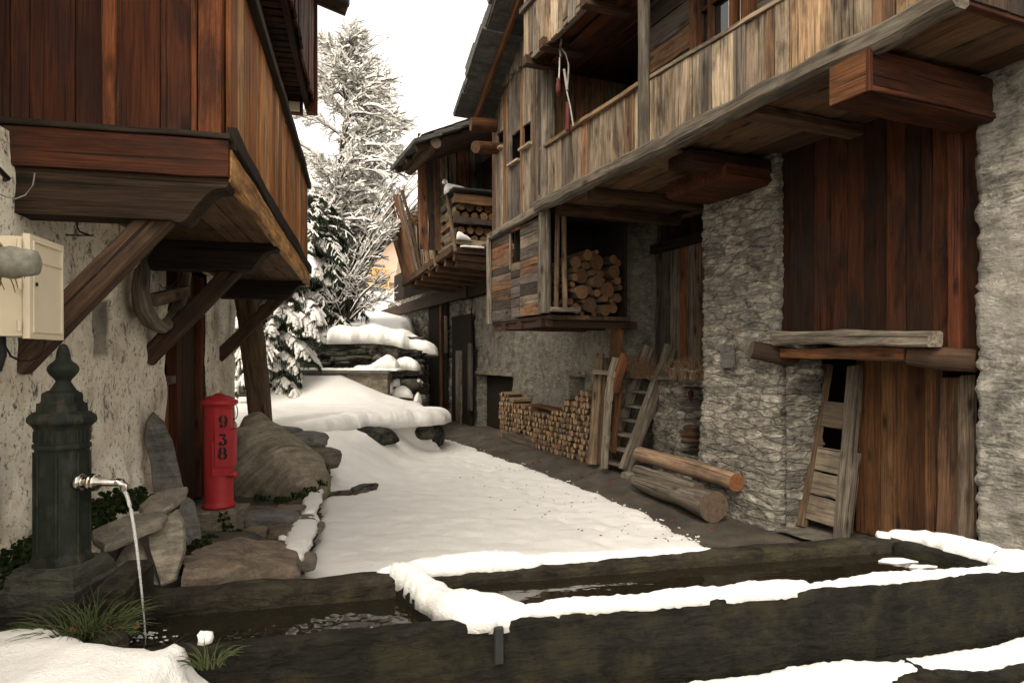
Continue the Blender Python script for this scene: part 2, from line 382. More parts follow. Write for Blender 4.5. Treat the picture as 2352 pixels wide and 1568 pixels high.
def snowmat(name, col=(.86, .835, .79), sc_=1.0):
    t = NT(name); pos = t.n('ShaderNodeNewGeometry').outputs['Position']
    t.bump(t.math('ADD', t.math('MULTIPLY', t.noise(pos, 26 * sc_, 5, .7), 1), t.math('MULTIPLY', t.noise(pos, 140 * sc_, 2), .5)), .5, .022)
    c = t.mix(1.0, col, t.ramp(t.noise(pos, 4, 5), [(.3, .94), (.7, 1.02)]), 'MULTIPLY')
    return t.done(c, .6, .3)

M = {}
# weathered grey-tan boards of the right house
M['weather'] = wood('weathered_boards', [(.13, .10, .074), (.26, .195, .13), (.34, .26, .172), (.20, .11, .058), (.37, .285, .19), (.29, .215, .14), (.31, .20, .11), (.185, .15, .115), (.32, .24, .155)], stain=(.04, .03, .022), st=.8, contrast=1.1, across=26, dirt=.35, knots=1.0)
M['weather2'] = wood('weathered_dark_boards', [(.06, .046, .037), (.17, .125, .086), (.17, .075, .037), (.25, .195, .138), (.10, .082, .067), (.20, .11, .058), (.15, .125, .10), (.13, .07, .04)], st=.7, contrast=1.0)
M['greybeam'] = wood('grey_beam', [(.155, .128, .096), (.20, .167, .125)], stain=(.04, .033, .026), st=.7, contrast=1.2, dirt=.25, across=20)
M['brownbeam'] = wood('brown_beam', [(.06, .034, .02), (.09, .052, .03)], st=.6)
M['darkbrown'] = wood('dark_brown_boards', [(.036, .014, .007), (.062, .021, .009), (.042, .017, .009), (.085, .029, .012), (.030, .013, .0075)], stain=(.010, .006, .0045), st=.85, contrast=.8, knots=.6, dirt=.7)
M['soffit'] = wood('soffit_boards', [(.105, .058, .03), (.15, .088, .048), (.075, .042, .023)], st=.4, contrast=.6)
M['redboard'] = wood('red_brown_boards', [(.085, .025, .0095), (.055, .018, .008), (.15, .048, .018), (.07, .022, .010)], stain=(.022, .010, .007), st=.75, contrast=.75, knots=1.0, rough=.7, spec=.10, across=14)
M['gold'] = wood('honey_boards', [(.40, .165, .05), (.54, .26, .085), (.28, .10, .032), (.58, .31, .12), (.46, .205, .065), (.35, .13, .04)], stain=(.055, .024, .010), st=.7, contrast=1.25, knots=.5, rough=.65, across=30, dirt=.3)
M['blackwood'] = wood('blackened_beam', [(.030, .021, .015), (.05, .031, .019)], stain=(.012, .009, .007), st=.5)
M['strut'] = wood('strut_wood', [(.062, .036, .022), (.085, .052, .032)], stain=(.02, .014, .01), st=.7, contrast=.9)
M['door'] = wood('brown_door_boards', [(.13, .058, .024), (.175, .083, .037), (.10, .044, .019), (.15, .078, .037)], stain=(.05, .027, .015), st=.5, contrast=.7)
M['pale'] = wood('pale_grey_boards', [(.19, .155, .11), (.155, .12, .085), (.22, .175, .125)], st=.35, contrast=.8)
M['log'] = wood('log_bark', [(.13, .085, .05), (.17, .12, .075)], st=.5)
M['palelog'] = wood('peeled_log', [(.24, .165, .10), (.27, .18, .115)], stain=(.10, .045, .022), st=.6)
M['greylog'] = wood('grey_log', [(.16, .135, .10), (.2, .165, .125)], st=.5, contrast=1.2)
M['orange'] = wood('orange_beam', [(.15, .062, .026), (.115, .048, .02)], stain=(.03, .015, .009), st=.85)
M['end'] = endgrain('sawn_end', [(.15, .07, .03), (.20, .105, .048), (.10, .05, .025), (.16, .085, .042), (.08, .05, .03)])
M['endred'] = endgrain('red_sawn_end', [(.20, .075, .03), (.26, .11, .05)])
M['endgrey'] = endgrain('grey_sawn_end', [(.12, .085, .06), (.16, .11, .075)])
M['fire'] = wood('firewood_bark', [(.12, .075, .045), (.17, .105, .06), (.2, .14, .085)], st=.5)
M['fireend'] = endgrain('firewood_end', [(.35, .21, .10), (.44, .29, .155), (.28, .155, .075), (.40, .25, .125), (.24, .18, .12), (.15, .115, .08), (.30, .14, .07)])
M['stone'] = stone('rubble_wall', [(.15, .132, .104), (.27, .243, .195), (.37, .335, .27), (.21, .19, .158)], joint=(.15, .132, .105), mort=.3, bump=1.0, mas=(3.6, 13.0, .62))
M['stonepale'] = stone('pale_rubble_wall', [(.21, .195, .162), (.265, .245, .205), (.305, .282, .235)], joint=(.18, .165, .132), mort=.55, scale=.8, mas=(3.0, 11.0, .13))
M['render'] = stone('grey_rendered_wall', [(.125, .113, .088), (.145, .131, .103)], joint=(.10, .091, .072), mort=.5, bump=.35)
M['darkstone'] = stone('dark_dry_stone', [(.05, .046, .038), (.10, .09, .073), (.14, .12, .09), (.075, .067, .054)], joint=(.008, .007, .006), mort=0, lich=(.10, .10, .065), mas=(2.6, 9.0, 1.0))
M['plaster'] = plaster('flaking_lime_plaster')
M['slate'] = slate('brown_slate', [(.13, .108, .082), (.165, .14, .105), (.105, .09, .072)])
M['greyslate'] = slate('grey_slate', [(.085, .08, .073), (.115, .105, .092)], la=.25)
M['boulder'] = slate('banded_boulder', [(.19, .16, .115), (.22, .185, .13)], rot=(.5, .65, .2), fol=(1.6, 2.2, 15), lich=(.24, .2, .13), bump=.8)
M['rust'] = slate('rusty_stones', [(.115, .078, .05), (.10, .08, .06), (.13, .09, .058)], la=.2)
M['roofslab'] = slate('roof_slabs', [(.035, .034, .03), (.06, .056, .048)], lich=(.11, .105, .08))
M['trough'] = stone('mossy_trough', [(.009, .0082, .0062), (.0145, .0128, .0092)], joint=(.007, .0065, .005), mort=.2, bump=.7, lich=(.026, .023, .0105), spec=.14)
M['iron'] = simple('green_cast_iron', (.0085, .0115, .0075), .7, .2, 0, .7, 9, .25, fl=(.05, .043, .026), fl_t=(.5, .72))
M['plinth'] = stone('plinth_stone', [(.038, .036, .029), (.052, .048, .038)], joint=(.03, .028, .022), mort=.4, lich=(.055, .06, .035))
M['red'] = simple('red_hydrant_paint', (.31, .018, .021), .5, .3, 0, .14, 10, .12, fl=(.2, .015, .012), fl_t=(.62, .75))
M['black'] = simple('black_paint', (.008, .008, .008), .5, .3, 0, .1)
M['chrome'] = simple('worn_chrome', (.42, .38, .33), .22, .5, 1.0, .25, 25, .1)
M['steel'] = simple('galvanised_steel', (.45, .42, .37), .4, .5, .7, .2, 20, .1)
M['enamel'] = simple('cream_enamel', (.62, .53, .38), .45, .4, 0, .07, 5, .06, fl=(.3, .24, .15), fl_t=(.72, .8))
M['concrete'] = stone('hydrant_block', [(.15, .125, .09), (.18, .155, .115)], joint=(.12, .1, .075), mort=.4, bump=.4, lich=(.10, .10, .05))
M['pot'] = simple('grey_clay_pot', (.2, .19, .15), .85, .2, 0, .4, 18, .3)
M['dry'] = simple('dry_plant', (.15, .095, .055), .9, .1, 0, .5, 40)
M['cable'] = simple('black_cable', (.012, .012, .012), .6, .3)
M['wire'] = simple('pale_wire', (.24, .22, .19), .6, .3)
M['needle'] = simple('spruce_needles', (.026, .035, .02), .9, .1, 0, .5, 6)
M['twig'] = simple('bark_twigs', (.035, .028, .022), .9, .1, 0, .4, 6)
M['bark'] = simple('dark_bark', (.03, .024, .018), .95, .1, 0, .5, 12, .6)
M['moss'] = simple('moss', (.020, .030, .009), .95, .1, 0, .6, 14)
M['grass'] = simple('grass_blades', (.055, .07, .022), .7, .25, 0, .5, 9)
M['leaf'] = simple('brown_leaves', (.12, .05, .025), .8, .2, 0, .4, 12)
M['snow'] = snowmat('fresh_snow', (.755, .73, .685)); M['snowfar'] = snowmat('branch_snow', (.70, .675, .63))
M['glasspane'] = simple('window_glass', (.02, .02, .02), .06, .6, 0, .1, 3, 0)
M['curtain'] = simple('white_curtain', (.62, .60, .56), .9, .1, 0, .1, 30)
M['darkin'] = simple('dark_interior', (.02, .016, .012), .95, .05, 0, .3)  # near-black colour that stands in for the shade of insides and recesses
M['salmon'] = simple('salmon_render', (.50, .36, .27), .9, .1, 0, .1, 1.5)
M['cream'] = simple('cream_render', (.58, .52, .42), .9, .1, 0, .1, 1.5)
M['palewood'] = wood('orange_far_wood', [(.55, .30, .12), (.6, .35, .15)], st=.2)
M['redpaintwood'] = simple('red_handle', (.08, .010, .008), .6, .3, 0, .3)
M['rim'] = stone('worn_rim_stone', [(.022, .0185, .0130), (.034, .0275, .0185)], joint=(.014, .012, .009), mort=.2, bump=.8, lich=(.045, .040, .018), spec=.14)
t = NT('trough_water'); pos = t.n('ShaderNodeNewGeometry').outputs['Position']
t.bump(t.noise(t.vmul(pos, (5, 11, 1)), 1.2, 3, .5), .12, .02)
M['water'] = t.done((.012, .010, .006), .03, .5)
t = NT('rippled_water'); pos = t.n('ShaderNodeNewGeometry').outputs['Position']
t.bump(t.noise(t.vmul(pos, (26, 9, 1)), 1.0, 5, .6, 1.2), .9, .05)
M['ripple'] = t.done((.012, .010, .006), .04, .5)
t = NT('falling_water'); t.b.inputs['Transmission Weight'].default_value = .75; t.b.inputs['IOR'].default_value = 1.33
M['stream'] = t.done((.9, .88, .84), .12, .5)
# wet asphalt and soil
t = NT('asphalt_and_soil'); pos = t.n('ShaderNodeNewGeometry').outputs['Position']
c = t.ramp(t.noise(pos, 2.2, 6, .65), [(.34, (.035, .029, .022)), (.52, (.06, .05, .038)), (.66, (.09, .073, .053))])
c = t.mix(1.0, c, t.ramp(t.noise(pos, 75, 4, .7), [(.3, .55), (.68, 1.4)]), 'MULTIPLY')
c = t.mix(t.ramp(t.noise(pos, 45, 5, .8), [(.66, 0), (.7, .8)]), c, (.14, .07, .03))
t.bump(t.noise(pos, 80, 4, .7), .6, .012); M['ground'] = t.done(c, .85, .3)

# ---------------------------------------------------------------- camera, light, sky
cam = bpy.data.cameras.new('camera'); co = bpy.data.objects.new('camera', cam); COL.objects.link(co)
co.location = (0, 0, CAMZ); co.rotation_euler = (R(90), 0, 0); cam.sensor_width = 36; cam.lens = 36 * F / 2352
cam.shift_y = (HY - 784) / 2352; cam.clip_end = 600; cam.clip_start = .05; sc.camera = co
SUN_EL, SUN_AZ = 52.0, 205.0
w = bpy.data.worlds.new('World'); sc.world = w; w.use_nodes = True; nt = w.node_tree; nt.nodes.clear()
sky = nt.nodes.new('ShaderNodeTexSky'); sky.sky_type = 'NISHITA'; sky.sun_disc = False; sky.sun_elevation = R(SUN_EL); sky.sun_rotation = R(SUN_AZ)
sky.air_density = 1.0; sky.dust_density = 6.0; sky.ozone_density = 1.0; sky.altitude = 1400
hs = nt.nodes.new('ShaderNodeHueSaturation'); hs.inputs['Saturation'].default_value = .12
mx = nt.nodes.new('ShaderNodeMix'); mx.data_type = 'RGBA'; mx.blend_type = 'MULTIPLY'; mx.inputs[0].default_value = 1; mx.inputs[7].default_value = (1.0, .93, .82, 1)
bg = nt.nodes.new('ShaderNodeBackground'); bg.inputs[1].default_value = .15; wo = nt.nodes.new('ShaderNodeOutputWorld')
nt.links.new(sky.outputs[0], hs.inputs['Color']); nt.links.new(hs.outputs[0], mx.inputs[6]); nt.links.new(mx.outputs[2], bg.inputs[0]); nt.links.new(bg.outputs[0], wo.inputs[0])
sl = bpy.data.lights.new('sun', 'SUN'); sl.energy = .55; sl.angle = R(50); sl.color = (1, .93, .82)
so = bpy.data.objects.new('sun', sl); COL.objects.link(so)
dv = Vector((math.sin(R(SUN_AZ)) * math.cos(R(SUN_EL)), math.cos(R(SUN_AZ)) * math.cos(R(SUN_EL)), math.sin(R(SUN_EL))))
so.rotation_euler = dv.to_track_quat('Z', 'Y').to_euler(); so.location = (0, 0, 30)
vs_ = sc.view_settings; vs_.view_transform = 'Standard'; vs_.look = 'None'; vs_.gamma = 1; vs_.exposure = 1.92
# ---------------------------------------------------------------- ground and snow cover
def pdist(poly, x, y):
    """signed distance to a polygon, positive inside"""
    ins = False; best = 1e9; n = len(poly)
    for i in range(n):
        x0, y0 = poly[i]; x1, y1 = poly[(i + 1) % n]
        if (y0 > y) != (y1 > y) and x < (x1 - x0) * (y - y0) / (y1 - y0) + x0: ins = not ins
        dx, dy = x1 - x0, y1 - y0; t = max(0, min(1, ((x - x0) * dx + (y - y0) * dy) / (dx * dx + dy * dy + 1e-12)))
        d = (x - x0 - t * dx) ** 2 + (y - y0 - t * dy) ** 2
        if d < best: best = d
    best = math.sqrt(best); return best if ins else -best
TERR = [(-1.27, 10.95), (-2.5, 10.15), (-3.15, 8.9), (-3.35, 8.3), (-12, 8.1), (-12, 14.2), (-1.85, 14.2)]
LEFTB = [(1.0, -.75), (2.0, -.85), (3.0, -.98), (4.3, -1.45), (5.3, -1.78), (6.2, -2.0), (7.3, -2.25), (8.2, -2.75), (9, -3.1), (10, -3.2)]
def gz(x, y):
    u, v = FR.uv(x, y)
    z = .10 * sstep(v, .35, .95) * (1 - sstep(u, 1.0, 2.5)) * (1 if u > -9 else 0)
    td = pdist(TERR, x, y) if (x < -.8 and 6.0 < y < 15) else -9
    if td > -2.2:
        bank = (.40 + .09 * n3(x * 1.9, y * 1.9, 8)) * sstep(td, -1.9, -.02) * sstep(-x, 1.35, 2.2) * (1 - sstep(y, 10.6, 11.2))
        z = max(z, bank + (.60 - bank) * sstep(td, -.02, .08))
        if td > 0: z += .05 * sstep(td, .3, 1.5)
    if y > 13.4 and x < -1.2:
        z = max(z, (1.9 + .13 * (y - 13.8)) * sstep(y, 13.5, 13.9) * sstep(-x, 1.75 + .12 * (y - 13.5), 2.3 + .12 * (y - 13.5)))
    if y > 26: z += .09 * (y - 26)
    if y < 8.4:                                     # raised bed along the left house
        xb = interp(y, LEFTB); k = sstep(xb - x, 0, .3); h = interp(y, [(2.6, .50), (3.7, .46), (4.6, .36), (5.2, .22), (6.0, .12), (7.2, .22), (8.2, .5)])
        z = max(z, h * k)
    return z
def ghit(px, py):
    d = Vector(((px - CX) / F, 1, -(py - HY) / F)); t = 2.0
    while t < 60:
        if CAMZ + d.z * t < gz(d.x * t, t): return (d.x * t, t)
        t += .02
    return (d.x * 60, 60)
STREET = [ghit(*p) for p in ((1015, 1010), (1060, 1024), (1110, 1042), (1200, 1075), (1300, 1112), (1400, 1152), (1480, 1188), (1560, 1232), (1605, 1258))]
STREET += [(1.75, 4.75), (1.55, 3.85), (.6, 3.3), (-.8, 3.0), (-.96, 3.6)]
STREET += [ghit(*p) for p in ((690, 1330), (704, 1296), (722, 1262), (738, 1215), (733, 1180), (748, 1150), (742, 1128), (762, 1095))]
STREET += [(-2.35, 7.6), (-2.85, 8.3), (-3.2, 8.5), (-3.5, 8.2), (-12, 7.9), (-12, 60), (-3.2, 60), (-3.0, 30), (-2.2, 16), (-1.95, 14.0), (-1.22, 11.0)]
def sth(x, y):
    d = pdist(STREET, x, y)
    if d < -.3: return -.2
    d += .05 * fbm(x * 2.2, y * 2.2, 3) + .035 * fbm(x * 9, y * 9, 5, 4)
    deep = sstep(-x, 1.1, 2.2) * sstep(y, 7.6, 9.0); H = .05 + .11 * deep + .015 * fbm(x * 1.3, y * 1.3); r = .10 + .08 * deep
    H += .016 * deep * n3(x * 1.1, y * 5.5) + .006 * n3(x * 1.6, y * 7.5, 4)
    u, v = FR.uv(x, y)                                # a trodden line along the wheel track
    H += -.018 * math.exp(-((v + .32) / .10) ** 2) * (.55 + .45 * n3(x * 6, y * 6)) * (1 if u > -6 else 0)
    for k in range(16):                               # a few footprints
        fu = -3.6 + k * .42; fv = -.42 - .16 * (k % 2) - .05 * fu; e = ((u - fu) / .13) ** 2 + ((v - fv) / .055) ** 2
        if e < 4: H -= .026 * math.exp(-e * 1.4)
    H += .010 * fbm(x * 7, y * 7, 9, 3) * (1 - deep * .6)
    if d <= 0: return d * .8
    k = min(1, d / r); return H * (1 - (1 - k) ** 2) ** .5
def smooth_gz(x, y, s=.09):
    return (gz(x, y) * 2 + gz(x + s, y) + gz(x - s, y) + gz(x, y + s) + gz(x, y - s)) / 6
def hfield(xs, ys, f, keep=None):
    vs = [(x, y, f(x, y)) for y in ys for x in xs]; n = len(xs); fs = []
    for j in range(len(ys) - 1):
        for i in range(n - 1):
            q = (j * n + i, j * n + i + 1, j * n + n + i + 1, j * n + n + i)
            if keep is None or any(keep(vs[a]) for a in q): fs.append(q)
    used = sorted({a for q in fs for a in q}); mp = {a: i for i, a in enumerate(used)}
    mb = MB(); mb.add([vs[a] for a in used], [tuple(mp[a] for a in q) for q in fs], None, .5, 0, True); return mb
def axis(parts):
    out = []
    for a, b, st in parts:
        k = max(1, int(round((b - a) / st))); out += [a + (b - a) * i / k for i in range(k)]
    return out + [parts[-1][1]]
gx = axis([(-60, -14, 6), (-14, -4.6, .5), (-4.6, 3.6, .1), (3.6, 10, .8), (10, 60, 8)])
gy = axis([(-12, 1, 2), (1, 11.6, .1), (11.6, 16, .25), (16, 60, 4)])
obj('ground', hfield(gx, gy, lambda x, y: gz(x, y) + .012 * n3(x * 3, y * 3)), M['ground'], kind='structure')
def sz(x, y):
    t_ = sth(x, y); g = gz(x, y)
    if t_ > 0 and x < -.9 and y > 6.5: g = max(smooth_gz(x, y, .10), g - .25) if t_ > .02 else g
    return g + .012 * n3(x * 3, y * 3) + t_
def sk(v): return sth(v[0], v[1]) > -.06
sx_ = axis([(-12, -4.9, .25), (-4.9, 2.0, .036)]); sy_ = axis([(2.9, 12.3, .036)])
s1 = hfield(sx_, sy_, sz, sk); obj('snow_cover', s1, M['snow'], kind='structure')
sx_ = axis([(-12, -1.5, .15)]); sy_ = axis([(12.3, 14.6, .08), (14.6, 24, .5), (24, 60, 3)])
obj('snow_bank', hfield(sx_, sy_, sz, sk), M['snow'], kind='structure')

# concrete cistern with a drift against it, and the dry stone wall behind it
cb = thing('cistern', 'low grey concrete cistern half buried in snow before the dry stone wall', 'cistern', atZ(770, 934, .65).lerp(atY(770, 934, 12.6), 1.0))
m = MB(); A = atY(652, 857, 12.4); B = atY(890, 853, 12.4); zt = 1.30
m.box(((A.x + B.x) / 2, 12.85, .95), (B.x - A.x, 0, 0), (0, .9, 0), (0, 0, .70), ch=.01, r=.6); obj('tank', m, M['concrete'], cb)
m = MB(); m.plank((A.x - .06, 12.83, zt + .02), (B.x + .05, 12.83, zt + .02), (0, 1, 0), 1.0, .06, r=.3, wob=.006); obj('lid', m, M['greyslate'], cb)
def drift(x, y):
    k = (x - A.x) / (B.x - A.x); top = interp(k, [(-.3, .5), (-.02, 1.27), (.55, 1.27), (1.0, .88), (1.35, .66), (1.6, .6)])
    t_ = sstep(12.42 - y, 0, 1.7); return top + (.72 - top) * t_ ** .8 + .03 * n3(x * 2, y * 2) - .2 * sstep(-k, .02, .2)
single('snow_drift', 'smooth sloping snow drift banked against the front of the concrete cistern', 'snow drift',
       hfield(axis([(A.x - .3, B.x + 1.5, .06)]), axis([(10.6, 12.41, .06)]), drift, lambda v: pdist(TERR, v[0], v[1]) > .25), M['snow'], (-3, 11.5, .7))
m = MB(); m.snow([(A.x + 1.25, 12.7, zt + .05), (A.x + 2.15, 12.75, zt + .05)], .32, lambda t: .12 + .26 * math.exp(-((t - .72) / .25) ** 2), seed=3)
m.snow([(A.x + .15, 12.6, zt + .05), (A.x + 2.2, 12.6, zt + .05)], .25, .06, seed=8)
single('snow_heap', 'peaked heap of snow on the lid of the concrete cistern', 'snow', m, M['snow'], (-3, 12.7, 1.3))

WY = 13.5
wall = thing('dry_stone_wall', 'dark dry stone wall under a thick pillow of snow at the back of the terrace', 'stone wall', (-4.5, WY, .6))
m = sheet([(-9.0, WY - .1), (-1.86, WY), (-1.86, WY + .75)], .45, 2.02, .035, rubble(.10, 2.4, 6.0, .2, 3)); m2 = MB()
m2.add([(-9, WY - .1, 2.0), (-1.86, WY, 2.0), (-1.86, WY + .75, 2.0), (-9, WY + .75, 2.0)], [(0, 1, 2, 3)], None, .3)
m.add(m2.v, m2.f, None, .3); obj('wall_face', m, M['darkstone'], wall)
m = MB(); rg = random.Random(5)
for i in range(40):
    x = rg.uniform(-5.2, -1.95); z = rg.choice((.8, 1.05, 1.25, 1.45, 1.6, 1.72)) + rg.uniform(-.06, .06)
    m.rock((x, WY - .05, z), rg.uniform(.12, .32), .12, rg.uniform(.04, .085), rg.uniform(-.2, .2), i, 2, .2)
obj('protruding_stone', m, M['darkstone'], wall)
m = MB()
for px, py, Y, s in ((905, 905, 12.9, .3), (935, 880, 13.0, .33), (945, 845, 13.1, .3), (955, 915, 12.9, .28), (905, 860, 13.1, .25)):
    p = atY(px, py, Y + .15); m.rock((p.x, p.y, p.z - .03), s, .28, .13, .1, px, 3, .2)
obj('step_stone', m, M['darkstone'], wall)
m = MB()
for px0, px1, py, Y, hh in ((905, 966, 850, 13.0, .34), (896, 925, 888, 12.95, .22), (900, 948, 912, 12.8, .28), (950, 970, 925, 12.8, .26), (892, 905, 905, 12.8, .3), (952, 972, 880, 13.1, .1)):
    a = atY(px0, py, Y); b = atY(px1, py, Y); m.snow([a, (a + b) / 2 + Vector((0, 0, .02)), b], .16, lambda t, h=hh: h * (.4 + .6 * math.sin(math.pi * (.15 + .8 * t))), seed=px0)
single('snow_patch', 'small snow caps on the stepped stones at the right end of the dry wall', 'snow', m, M['snow'], (-2.1, 13, 1.2))
m = MB(); a = atY(762, 770, WY + .2); b = atY(905, 772, WY + .2); c_ = atY(968, 782, WY + .2)
m.snow([(-7.5, WY + .3, 2.0), (a.x - .6, WY + .25, 2.02), (a.x, WY + .2, 2.03)], .4, .14, seed=1)
m.snow([(a.x - .05, WY + .2, 2.0), (a.x + .9, WY + .2, 2.02), (b.x, WY + .2, 1.98), (c_.x + .02, WY + .22, 1.82), (c_.x + .06, WY + .3, 1.72)], lambda t: .44 - .08 * t + .05 * n3(t * 9, 1),
       lambda t: interp(t, [(0, .2), (.12, .38), (.3, .30), (.45, .36), (.6, .30), (.8, .34), (1, .16)]), seed=2, ns=19, drop=.14)
single('snow_pillow', 'thick rounded pillow of snow along the top of the dry stone wall', 'snow', m, M['snow'], (-3, WY, 2))

m = MB(); m.snow([(-3.35, 9.0, .66), (-3.0, 9.45, .64), (-2.55, 10.05, .62), (-1.95, 10.45, .62), (-1.42, 10.85, .62), (-1.36, 11.3, .62), (-1.5, 12.0, .62)], lambda t: interp(t, [(0, .1), (.15, .28), (.3, .40), (.62, .40), (.8, .34), (1, .2)]) + .04 * n3(t * 14, 3), lambda t: interp(t, [(0, .05), (.2, .10), (.35, .17), (.62, .21), (.8, .17), (1, .06)]), seed=21, ns=21, drop=.12)
single('snow_cornice', 'thick rounded lip of snow overhanging the front edge of the terrace beside the lane', 'snow', m, M['snow'], (-2.2, 10.3, .65))
# terrace edge stones; the two under the lip stand in for shadow gaps
def gp(px, py, dz=0):
    x, y = ghit(px, py); return Vector((x, y, gz(x, y) + dz))
lip = [(845, 1012, .46, .13), (962, 1014, .3, .12), (690, 1020, .24, .09), (996, 1026, .11, .2)]
for i, (px, py, s, h) in enumerate(lip):
    p = gp(px, py + 6); m = MB(); m.rock(p + Vector((0, .16, .09)), s, .22, h, -.5, 11 + i, 3, .2)
    single('edge_stone', ['dark flat stone under the snowy lip of the terrace, the widest one', 'dark flat stone under the snowy lip near the terrace corner', 'dark stone in the snow just right of the leaning post', 'dark mossy stone at the foot of the snowy terrace corner'][i], 'stone', m, M['darkstone'], p, 'stones along the terrace edge')

m = MB(); rg = random.Random(66)
edge = [Vector((*ghit(*p), 0)) for p in ((1015, 1010), (1060, 1024), (1110, 1042), (1200, 1075), (1300, 1112), (1400, 1152), (1480, 1188), (1560, 1232), (1605, 1258))]
for i in range(150):
    k = rg.random() * 7.999; a = edge[int(k)].lerp(edge[int(k) + 1], k % 1); x, y = a.x + rg.uniform(-.05, .22) * rg.random(), a.y + rg.uniform(-.06, .06); s_ = rg.uniform(.004, .013)
    m.rock((x, y, gz(x, y) + .003), s_ * 1.5, s_, s_ * .6, rg.uniform(0, 3), i, 1, .3)
o = obj('snow_crumbs', m, M['snow'], None, (0, 7, 0), kind='stuff'); o['label'] = 'crumbs of melting snow scattered along the right edge of the snowy lane'; o['category'] = 'snow'
m = MB()
for i in range(160):
    k = rg.random() * 7.999; a = edge[int(k)].lerp(edge[int(k) + 1], k % 1); x, y = a.x - rg.random() ** 2 * 1.3 - .03, a.y + rg.uniform(-.1, .1); s_ = rg.uniform(.003, .010)
    m.rock((x, y, sz(x, y) + .002), s_ * 1.4, s_, s_ * .5, rg.uniform(0, 3), i, 1, .3)
for i in range(150):
    u = rg.uniform(-5, 2.6); v = rg.uniform(.35, .95); p = FR.W(u, v, 0); s_ = rg.uniform(.006, .02); m.rock((p.x, p.y, gz(p.x, p.y) + .004), s_ * 1.5, s_, s_ * .4, rg.uniform(0, 3), i, 1, .3)
o = obj('litter', m, M['leaf'], None, (0, 7, 0), kind='stuff'); o['label'] = 'brown grit and leaf litter scattered on the bare edge of the lane'; o['category'] = 'litter'
# ---------------------------------------------------------------- the left hand house
LH = thing('alpine_house', 'old house with flaking lime plaster and red-brown timber balconies, left of the lane', 'house', FL.W(0, .9, 0))
def vpx(px):                                            # v on the near face (u=0) of the balcony
    k = (px - CX) / F; return (-1.4 - 3.2 * k) / (.9748 - .2232 * k)
UE = 4.72
def wdisp(s, z, p):
    u = s - 2.5
    o = .022 * fbm(p.x * 2.5, p.y * 2.5, p.z * 2.5) + .008 * fbm(p.x * 11, p.y * 11, p.z * 11, 3); r = .6 + .4 * n3(p.x * 2, p.y * 2, p.z * 2)
    a, b = FL.uu(222, .9), FL.uu(254, .9)
    if a - .03 < u < b + .03 and 1.585 < z < 1.94: o -= .07 * sstep(u, a - .03, a + .02) * (1 - sstep(u, b - .1, b + .03)); r = .12
    low = 1 - sstep(z + .25 * n3(p.y * 1.7, 1.1, p.z), .55, 1.05)
    if low > 0: o += low * .07 * fbm(p.x * 5, p.y * 5, p.z * 6) + .02 * low; r -= .35 * low * (.5 + n3(p.x * 4, p.y * 4, p.z * 4))
    d = .10 * sstep(abs(n3(p.x * 1.4 + 3, p.y * 1.4, p.z * 1.6)), .36, .55); return o - d * .15, r - d * 2.0
UD0, UD1, UEND = FL.uu(381, .9), FL.uu(474, .9), FL.uu(541, .9)
p0 = FL.W(-2.5, .9, 0); p1 = FL.W(UEND, .9, 0); p2 = FL.W(UEND, 3, 0)
wm = sheet([p0.xy, p1.xy, p2.xy], 0, 6.0, .045, wdisp, hole=lambda s, z: (UD0 < s - 2.5 < UD1 and z < 2.45) or (s < 2.52 and z > 2.63))
obj('wall', wm, M['plaster'], LH)
m = MB(); c = FL.W(1.5, 2.6, 3); m.box(c, FL.U * 7, FL.V * 2.6, UP * 6); obj('interior', m, M['darkin'], LH)  # unseen solid box added inside the house to block sky light
# near face of the balcony: wide vertical boards, one narrow batten, a corner post
m = MB(); eds = [-60, 22, 66, 172, 236, 270, 368, 440, 456]; rr = [.3, .38, .06, .3, .56, .12, .8, .56]
for a, b, r in zip(eds, eds[1:], rr):
    va, vb = vpx(a), vpx(b) + .004; mid = (va + vb) / 2; t_ = .045 if r == .56 else .026
    m.plank(FL.W(.02 if r != .56 else 0, mid, 2.63), FL.W(.02 if r != .56 else 0, mid, 4.3), FL.V, abs(va - vb), t_, r, wob=.002)
obj('balcony_front_boards', m, M['redboard'], LH)
m = MB(); a, b = vpx(456), vpx(511); m.plank(FL.W(.05, (a + b) / 2, 2.63), FL.W(.05, (a + b) / 2, 4.3), FL.V, abs(a - b), .13, .57); obj('corner_post', m, M['redboard'], LH)
m = MB(); m.plank(FL.W(-.035, -.02, 2.555), FL.W(-.035, .985, 2.555), UP, .18, .05, .4); obj('fascia', m, M['redboard'], LH)
m = MB(); m.plank(FL.W(-.03, -.03, 2.662), FL.W(-.03, 1.2, 2.662), UP, .03, .09, .4); obj('ledge', m, M['blackwood'], LH)
# street side of the balcony
m = MB(); u = .03; rg = random.Random(12)
while u < UE - .05:
    wd = rg.uniform(.15, .26); wd = min(wd, UE - u); gap = rg.choice((.004, .006, .02))
    if abs(u - 2.45) < .15: m.plank(FL.W(u + .035, .015, 2.66), FL.W(u + .035, .015, 3.62), FL.U, .06, .022, .0); wd = .16; u += .09
    m.plank(FL.W(u + wd / 2, rg.uniform(-.005, .006), 2.66), FL.W(u + wd / 2, 0, 3.62), FL.U, wd - gap, .026, rg.random(), wob=.003); u += wd
obj('balcony_side_boards', m, M['gold'], LH)
m = MB(); m.plank(FL.W(-.02, -.03, 2.66), FL.W(UE, -.03, 2.64), UP, .09, .05, .3, wob=.012); obj('foot_rail', m, M['blackwood'], LH)
m = MB(); m.plank(FL.W(-.02, -.012, 2.535), FL.W(UE + .02, -.012, 2.52), UP, .16, .045, .55, wob=.006); obj('edge_board', m, M['gold'], LH)
m = MB(); m.plank(FL.W(-.05, -.01, 3.65), FL.W(UE + .03, -.01, 3.65), FL.V, .10, .07, .4, wob=.005); obj('hand_rail', m, M['blackwood'], LH)
